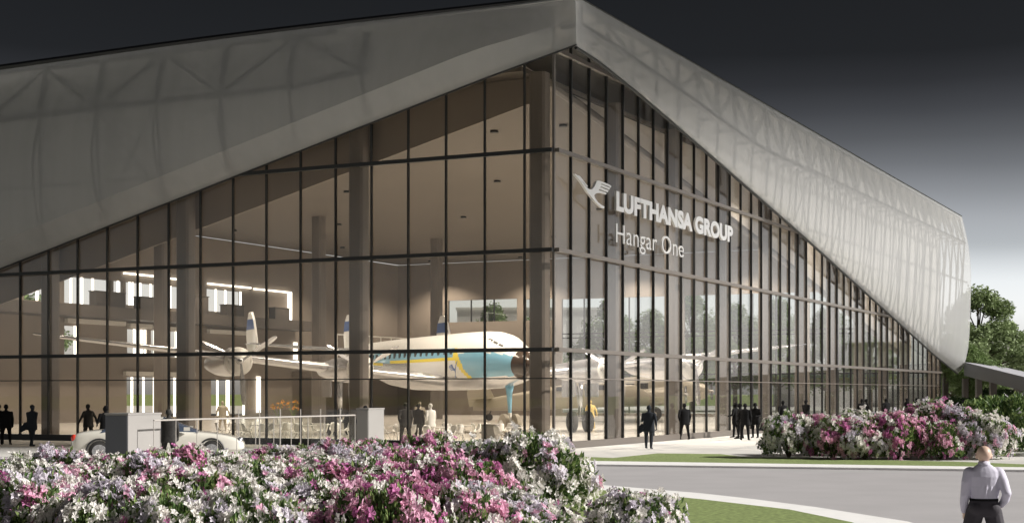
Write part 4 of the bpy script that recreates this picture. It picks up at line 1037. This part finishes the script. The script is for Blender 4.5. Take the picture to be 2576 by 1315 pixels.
tag(MN, 'bald person seen from behind in a pale lilac shirt and dark trousers on the road', 'person'); MN.location = (6.22, 20.0, -.15); MN.rotation_euler = (0, 0, math.radians(-8)); MN.scale = (1.1, 1.1, 1)

# ------------------------------------------------------------------ shrubs
def rndunit():
    while True:
        v = Vector((random.uniform(-1, 1), random.uniform(-1, 1), random.uniform(-1, 1)))
        if .05 < v.length < 1: return v.normalized()
def shrub_mesh(seed, nb, nl, mix, bs=.079, ls=.085):
    rs = random.Random(seed); off = Vector((seed*3.1, seed*1.7, 0))
    fo = MB(); fl = MB()
    def surf(d):
        r = 1+.42*noise.noise(d*1.7+off)+.22*noise.noise(d*4.2+off)
        return r
    def pt(dep):
        a = rs.uniform(0, 2*PI); z = rs.uniform(-.55, 1)
        c_ = math.sqrt(max(0, 1-z*z)); d = Vector((c_*math.cos(a), c_*math.sin(a), z)); r = surf(d)*dep
        # dome: sits on the ground at z=0; height 1, radius 1
        p = Vector((d.x*r, d.y*r, .42+d.z*r*.58)); p.z = max(.03, p.z); return p, d
    for i in range(nl):
        dep = 1-abs(rs.gauss(0, .16)); p, d = pt(max(.35, dep)); out = (d+Vector((rs.uniform(-.7, .7), rs.uniform(-.7, .7), rs.uniform(-.2, .9)))).normalized()
        sd = out.cross(Vector((rs.uniform(-1, 1), rs.uniform(-1, 1), rs.uniform(-1, 1)))).normalized(); L_ = ls*rs.uniform(.7, 1.5); W_ = L_*.26
        nrm = out.cross(sd); tip = p+out*L_-nrm*L_*.15; m_ = p+out*L_*.5
        mi = 1 if rs.random() < .38 else 0
        fo.add([p, m_+sd*W_+nrm*.01, tip, m_-sd*W_+nrm*.01], [(0, 1, 2), (0, 2, 3)], mi)
    for i in range(nb):
        dep = rs.uniform(.95, 1.08); p, d = pt(dep)
        if d.z < -.2 and rs.random() < .6: continue
        c_ = noise.noise(p*1.5+off*2)*1.2+rs.uniform(-.16, .16)
        if noise.noise(p*2.6+off*3) < -.12 and rs.random() < .85: continue
        ax = (d+Vector((rs.uniform(-.6, .6), rs.uniform(-.6, .6), rs.uniform(-.1, .7)))).normalized()
        mi = mix(c_, rs)
        for q in range(rs.choice((1, 2, 2, 3))):
            pc = p+Vector((rs.uniform(-1, 1), rs.uniform(-1, 1), rs.uniform(-1, 1)))*bs*.9; a1 = (ax+Vector((rs.uniform(-1, 1), rs.uniform(-1, 1), rs.uniform(-1, 1)))*.5).normalized()
            u = a1.cross(Vector((.3, .5, .8))).normalized(); v = a1.cross(u); ph = rs.uniform(0, 6); sz = bs*rs.uniform(.7, 1.2)
            V = []; F_ = []
            for k in range(5):
                a = ph+k*2*PI/5; e1 = u*math.cos(a)+v*math.sin(a); e2 = v*math.cos(a)-u*math.sin(a); b = len(V)
                V += [pc, pc+e1*sz*.6+e2*sz*.33+a1*sz*.42, pc+e1*sz+a1*sz*.3, pc+e1*sz*.6-e2*sz*.33+a1*sz*.42]; F_ += [(b, b+1, b+2), (b, b+2, b+3)]
            fl.add(V, F_, mi)
    return fo, fl
mixW = lambda c, r: 0 if c > -.15 else (1 if r.random() < .75 else 2)
mixP = lambda c, r: 2 if c > -.05 else (3 if c > -.4 else 0)
mixX = lambda c, r: 2 if c > .18 else (3 if c > .1 else (0 if c > -.25 else 1))
mixL = lambda c, r: 1 if c > .06 else (0 if r.random() < .93 else 3)
SV = []
def mkshrub(seed, nb, nl, mix, word):
    fo, fl = shrub_mesh(seed, nb, nl, mix)
    root = empty('flowering_shrub')
    fo.build('foliage', [M['leaf'], M['leafl']], root); 
    if nb: fl.build('blossom', [M['pw'], M['pl'], M['pk'], M['pm']], root)
    mb = MB(); rs = random.Random(seed)
    for k in range(16):
        a = rs.uniform(0, 6.28); r_ = rs.uniform(.3, .75); mb.tube([(0.03*math.cos(a), .03*math.sin(a), 0), (r_*.4*math.cos(a), r_*.4*math.sin(a), .3), (r_*math.cos(a), r_*math.sin(a), rs.uniform(.6, .85))], [.02, .014, .006], 5)
    mb.build('stem', M['bark'], root)
    return [root, word, False]
V_ = {'w': [mkshrub(1, 1000, 4600, mixW, 'white'), mkshrub(2, 950, 4600, mixW, 'white')],
      'p': [mkshrub(3, 950, 4600, mixP, 'pink'), mkshrub(4, 860, 4700, mixP, 'magenta-pink')],
      'x': [mkshrub(5, 950, 4600, mixX, 'white-and-pink'), mkshrub(6, 950, 4600, mixX, 'white-and-pink')],
      'l': [mkshrub(7, 950, 4600, mixL, 'lilac-white'), mkshrub(10, 900, 4600, mixL, 'lilac-white')],
      'g': [mkshrub(8, 14, 5600, mixW, 'green')], 'd': [mkshrub(9, 420, 4800, mixP, 'dark-leaved pink')]}
vc = {}
def shrub(kind, X, Y, r, h, label, group, z=0.0):
    vs = V_[kind]; i = vc.get(kind, 0); vc[kind] = i+1; q = vs[i % len(vs)]
    if q[2]: o = copy_tree(q[0])
    else: o = q[0]; q[2] = True
    o.location = (X, Y, z); o.scale = (r, r, h); o.rotation_euler = (0, 0, random.uniform(0, 6.28)); tag(o, label, 'shrub', group); return o
GB = 'flowering shrubs massed in the foreground bed'
WN = {'w': 'white-flowered', 'p': 'pink-flowered', 'x': 'pink-and-white flowered', 'l': 'lilac-white flowered', 'g': 'plain green', 'd': 'dark-leaved sparse pink'}
rows = [(36.0, [(-20, 'x', .74), (100, 'p', .78), (215, 'g', .72), (318, 'g', .92), (410, 'w', .97), (505, 'x', .9), (600, 'g', .9), (690, 'x', 1.0), (790, 'w', .98), (880, 'p', 1.18), (975, 'g', 1.08), (1070, 'p', 1.2), (1150, 'g', 1.05)]),
        (32.0, [(-30, 'w', .85), (70, 'l', .88), (190, 'l', .85), (300, 'w', .88), (420, 'p', .95), (530, 'w', .95), (640, 'd', 1.02), (760, 'x', 1.0), (880, 'w', 1.05), (1000, 'x', 1.1), (1110, 'g', 1.05), (1215, 'w', 1.15)]),
        (28.4, [(0, 'l', 1.1), (150, 'w', 1.1), (290, 'x', 1.1), (430, 'p', 1.2), (560, 'l', 1.05), (690, 'd', 1.1), (800, 'w', 1.15), (930, 'w', 1.2), (1060, 'p', 1.2), (1180, 'x', 1.1)]),
        (25.0, [(60, 'w', 1.12), (220, 'x', 1.1), (370, 'w', 1.12), (520, 'l', 1.05), (660, 'w', 1.1), (790, 'p', 1.1), (930, 'x', 1.15), (1050, 'p', 1.2), (1170, 'p', 1.05)]),
        (21.6, [(0, 'p', 1.05), (150, 'w', 1.1), (310, 'l', 1.0), (470, 'x', 1.1), (630, 'w', 1.1), (790, 'l', 1.1), (950, 'p', 1.12), (1110, 'p', 1.1), (1260, 'l', 1.0)]),
        (18.2, [(60, 'x', 1.05), (240, 'w', 1.1), (430, 'l', 1.05), (620, 'w', 1.05), (800, 'x', 1.1), (990, 'p', 1.1), (1160, 'x', 1.02), (1310, 'w', .95)])]
rown = ['rearmost', 'second', 'third', 'fourth', 'fifth', 'front']
for ri, (Y, lst) in enumerate(rows):
    for ci, (px, kd, h) in enumerate(lst):
        yy = Y+random.uniform(-.6, .6); p = atY(px, yy)
        place = f'number {ci+1} from the left' if 0 < ci < len(lst)-1 else ('at the left end' if ci == 0 else 'at the right end')
        shrub(kd, p.x, yy, random.uniform(.68, .86), h*((.90 if px < 720 else .98) if ri == 0 else random.uniform(.78, 1.05)), f'{WN[kd]} shrub in the {rown[ri]} row of the bed, {place}', GB)
p = atY(1336, 29.6); shrub('w', p.x, p.y, 1.02, 1.42, 'round white-flowered shrub jutting out at the right end of the bed over the lawn', GB)
p = atY(1400, 31.5); shrub('w', p.x-.05, p.y, .62, 1.15, 'smaller white shrub tucked behind the round one at the bed end', GB)
p = atY(1597, 20); shrub('l', p.x, p.y, .66, .93, 'lilac-white shrub standing alone on the lawn beside the curved path', None)
g = MB(); g.poly([(-30, 12), (-2, 12), (.3, 17), (.5, 24), (1.3, 28.5), (.6, 33), (-.8, 36.8), (-30, 37.4)], -.01, .03); o = g.build('planting_bed', M['earth']); o['kind'] = 'structure'
GR = 'flowering shrubs in the row on the right-hand pavement'
rr = [(1984, 53.6, 'l', .95, 1.45, 'lilac-white shrub at the left end of the right-hand row'),
      (2050, 55.5, 'p', .9, 1.42, 'pink-topped shrub second in the right-hand row'),
      (2095, 53.0, 'p', 1.0, 1.3, 'magenta shrub third in the right-hand row, near its front'),
      (2150, 55.6, 'w', 1.2, 1.52, 'white shrub behind the middle of the right-hand row'),
      (2175, 52.4, 'x', .95, 1.22, 'mixed pink and white shrub low in the middle of the right-hand row'),
      (2258, 52.6, 'p', 1.1, 1.55, 'large bright pink shrub in the right-hand row'),
      (2345, 55.2, 'x', 1.2, 1.75, 'tall pink and white shrub rising behind the right-hand row'),
      (2365, 52.2, 'd', .85, 1.1, 'dark-leaved shrub low beside the large pink one'),
      (2425, 54.0, 'w', 1.15, 1.55, 'white shrub second from the right in the row'),
      (2475, 52.6, 'w', 1.0, 1.42, 'white shrub at the right end of the row behind the bald man')]
for px, Y, kd, r, h, lb in rr: p = atY(px, Y); shrub(kd, p.x, Y, r, h, lb, GR)
for px, Y, r, h, lb in ((2485, 61, 1.7, 1.95, 'green shrub behind the right end of the pavement row'), (2560, 60, 1.9, 2.0, 'large green shrub at the right picture edge'), (2545, 66, 2.2, 2.1, 'tall green shrub with a few pale flowers at the far right'), (2600, 56, 1.5, 1.5, 'green shrub cut by the right picture edge')):
    p = atY(px, Y); shrub('g', p.x, Y, r, h, lb, GR)

# ------------------------------------------------------------------ trees
def tree_mesh(seed, H_, crown, conif=False, nleaf=9000, ls=.34, m_='tleaf'):
    rs = random.Random(seed); root = empty('tree'); tr = MB(); lf = MB()
    tr.tube([(0, 0, 0), (.05, 0, H_*.3), (0, .1, H_*.6), (.1, 0, H_*.92)], [.28, .22, .13, .03], 9)
    blobs = []
    nb = 46 if not conif else 60
    for i in range(nb):
        f = rs.uniform(.18, 1.0); a = rs.uniform(0, 2*PI)
        rad = crown*(math.sin(PI*min(1, f*.9+.12))**.7 if not conif else (1.08-f)*.95+.08)*rs.uniform(.45, 1)
        z = H_*(.12+.86*f); c = Vector((rad*math.cos(a), rad*math.sin(a), z-(.6 if conif else 0)))
        b0 = Vector((0, 0, z*.72 if not conif else z)); tr.tube([b0, b0.lerp(c, .55)+Vector((0, 0, .2)), c], [.09, .05, .02], 5)
        blobs.append((c, rs.uniform(.55, 1.15)*crown*.27))
    for i in range(nleaf):
        c, r_ = rs.choice(blobs); d = Vector((rs.gauss(0, 1), rs.gauss(0, 1), rs.gauss(0, .6))); d.normalize(); p = c+d*r_*rs.uniform(.5, 1.15)
        u = Vector((rs.uniform(-1, 1), rs.uniform(-1, 1), rs.uniform(-.6, .6))).normalized(); v = u.cross(Vector((rs.uniform(-1, 1), rs.uniform(-1, 1), rs.uniform(-1, 1)))).normalized(); s_ = ls*rs.uniform(.5, 1.1)
        lf.add([p-u*s_*.5, p+v*s_*.25, p+u*s_*.5, p-v*s_*.25], [(0, 1, 2, 3)])
    tr.build('trunk', M['bark'], root, True); lf.build('crown', M[m_], root); return root
TV = [tree_mesh(11, 12, 4.2, False, 17000, .4), tree_mesh(12, 11, 4.6, False, 17000, .4), tree_mesh(13, 12.5, 4.4, False, 30000, .42, 'tleaf2')]
used_t = set()
def tree(i, x, y, sc, label, group, sz=None):
    o = copy_tree(TV[i]) if i in used_t else TV[i]; used_t.add(i)
    o.location = (x, y, -.05); o.scale = (sc, sc, sz or sc); o.rotation_euler = (0, 0, random.uniform(0, 6)); tag(o, label, 'tree', group)
GT = 'trees seen through the hall glazing'
p = atY(2462, 168); tree(2, p.x, p.y, 1.28, 'tall dense tree rising beside the right end of the roof shell', None, 1.08)
p = atY(2560, 268); tree(1, p.x, p.y, 1.15, 'smaller light green tree behind the pale building at the right edge', None, 1.1)
for k, (px, Y, i, sc) in enumerate(((1535, 178, 0, 1.05), (1640, 190, 1, 1.1), (1740, 176, 0, 1.1), (1850, 186, 1, 1.15), (1960, 178, 0, 1.05), (2080, 188, 1, 1.1), (2190, 180, 0, 1.0))):
    p = atY(px, Y); tree(i, p.x, p.y, sc, f'leafy tree beyond the end glazing, {["leftmost", "second from left", "third from left", "middle one of seven", "fifth from left", "sixth from left", "rightmost"][k]}', GT)
for k, s in enumerate((18, 27, 37, 46, 56, 66)):
    p = FR(s+16, -WID-50-7*(k % 2), 0); tree(k % 2, p.x, p.y, 1.6, f'leafy tree outside the back windows, {["leftmost", "second", "third", "fourth", "fifth", "rightmost"][k]} from the left', GT, 1.5)
for k, (px, Y) in enumerate(((2395, 185), (2440, 150), (2500, 175))):
    p = atY(px, Y); tree(k % 2, p.x, p.y, .62, f'low tree under the neighbouring canopy, {["left", "middle", "right"][k]} one', 'low trees beside the neighbouring canopy')
for k, (px, Y) in enumerate(((1240, 178), (1330, 186))):
    p = atY(px, Y); tree(k % 2, p.x, p.y, 1.0, f'tree behind the high end-wall windows, {["left", "right"][k]} one', GT)
# hedges
def hedge(pts, wd, h, label):
    mb = MB(); rs = random.Random(len(label))
    for a, b in zip(pts[:-1], pts[1:]):
        a = Vector(a); b = Vector(b); L_ = (b-a).length; n_ = int(L_*420); d = (b-a)/L_; s_ = d.cross(Vector((0, 0, 1)))
        for i in range(n_):
            u = rs.uniform(0, L_); th = rs.uniform(0, PI); p = a+d*u+s_*(math.cos(th)*wd*.5*rs.uniform(.85, 1.05)); p.z = math.sin(th)**.5*h*(rs.uniform(.85, 1.02))*(1+.12*noise.noise(Vector((u*.5, th, 3))))
            e1 = Vector((rs.uniform(-1, 1), rs.uniform(-1, 1), rs.uniform(-1, 1))).normalized(); e2 = e1.cross(Vector((rs.uniform(-1, 1), rs.uniform(-1, 1), .3))).normalized(); q = rs.uniform(.08, .2)
            mb.add([p-e1*q, p+e2*q*.5, p+e1*q, p-e2*q*.5], [(0, 1, 2, 3)])
    o = mb.build('hedge', M['hedge']); tag(o, label, 'hedge')
hedge([(33, 118, 0), (46, 112, 0)], 2.6, 1.9, 'dark clipped hedge behind the shrubs at the right')
hedge([(43, 140, 0), (60, 133, 0)], 5, 2.6, 'rounded green hedge mound under the neighbouring canopy')
# neighbouring canopy
NC = empty('neighbouring_pavilion', (45, 150, 0), 0, 'low neighbouring pavilion with a thick dark tilted roof slab on brown posts', 'pavilion')
mb = MB()
a1 = atY(2425, 138, 0); b1 = atY(2640, 92, 0); dpt = Vector((14, 34, 0))
def zt(py, Y): return 2.3+(986-py)/3817*Y
q = [(a1, zt(910, 138), zt(944, 138)), (b1, zt(963, 92), zt(1000, 92))]
V = []
for p, t_, b_ in q: V += [Vector((p.x, p.y, t_)), Vector((p.x, p.y, b_)), Vector((p.x+14, p.y+34, t_+.25)), Vector((p.x+14, p.y+34, b_+.25))]
mb.add(V, [(0, 1, 5, 4)], 0); mb.add(V, [(4, 6, 2, 0)], 1); mb.add(V, [(1, 3, 7, 5), (2, 6, 7, 3), (0, 2, 3, 1), (4, 5, 7, 6)], 0)
rel(mb.build('roof_slab', [M['slab'], M['slabt']]), NC)
for px, Y in ((2378, 150), (2428, 146), (2462, 138), (2498, 128), (2560, 125)):
    p = atY(px, Y); mb = MB(); mb.box(FI, p.x-.25, p.x+.25, p.y-.25, p.y+.25, 0, 3.6 if px > 2400 else 4.2); rel(mb.build('post', M['column']), NC)
WB = empty('white_building', (80, 235, 0), 0, 'plain pale low building behind the tree at the right edge', 'building')
p0 = atY(2500, 235); mb = MB(); mb.box(FI, p0.x, p0.x+60, 235, 260, -.1, zt(846, 235)); rel(mb.build('wall', M['bld']), WB)
mb = MB(); mb.box(FI, p0.x-.3, p0.x+60.3, 234.7, 260.3, zt(846, 235), zt(842, 235)); rel(mb.build('parapet', M['kerb']), WB)
mb = MB(); mb.box(FI, p0.x+2, p0.x+50, 234.9, 235.05, 3, 5.5); rel(mb.build('window_band', M['slab']), WB)
WB2 = empty('white_building', (5, 215, 0), 0, 'pale flat-roofed building seen through the end glazing behind the trees', 'building')
p0 = atY(1150, 215); p1 = atY(1505, 215); mb = MB(); mb.box(FI, p0.x, p1.x, 215, 235, -.1, 14.0); rel(mb.build('wall', M['bld']), WB2)
mb = MB(); mb.box(FI, p0.x-.2, p1.x+.2, 214.8, 235.2, 14.0, 14.3); rel(mb.build('parapet', M['kerb']), WB2)
WB3 = empty('white_building', (60, 240, 0), 0, 'long low pale building beyond the trees at the back', 'building')
p0 = atY(2000, 240); p1 = atY(2480, 240); mb = MB(); mb.box(FI, p0.x, p1.x, 240, 260, -.1, 5.2); rel(mb.build('wall', M['bld']), WB3)
mb = MB(); mb.box(FI, p0.x-.2, p1.x+.2, 239.8, 260.2, 5.2, 5.5); rel(mb.build('parapet', M['kerb']), WB3)

# indoor flower stand
for k, (px, Y) in enumerate(((700, 72.6), (738, 75.3))):
    pl = empty('flower_vase', atY(px, Y, .76), 0, f'tall vase of orange flowers on a cafe table, {"left" if k == 0 else "right"} of the two', 'vase', 'orange flower vases')
    mb = MB(); mb.tube([(0, 0, 0), (0, 0, .15), (0, 0, .3)], [.05, .08, .04], 12); mb.build('vase', M['whitep'], pl, True)
    mb = MB(); rs = random.Random(k)
    for j in range(9):
        a = rs.uniform(0, 6.28); t_ = Vector((.28*math.cos(a), .28*math.sin(a), rs.uniform(.7, 1.1))); mb.tube([(0, 0, .25), t_], [.008, .006], 5, 0)
        for q in range(7): d = rndunit()*.07; e1 = rndunit()*.07; mb.add([t_+d, t_+d+e1, t_+d+rndunit()*.08], [(0, 1, 2)], 1)
    mb.build('flowers', [M['leafl'], M['orange']], pl)
for px, t_ in ():
    pass

S.view_settings.view_transform = 'Standard'; S.view_settings.look = 'None'; S.view_settings.exposure = .45; S.view_settings.gamma = 1
S.cycles.max_bounces = 10; S.cycles.transparent_max_bounces = 24; S.cycles.diffuse_bounces = 4; S.cycles.glossy_bounces = 4
S.cycles.use_denoising = True; S.cycles.sample_clamp_indirect = 6
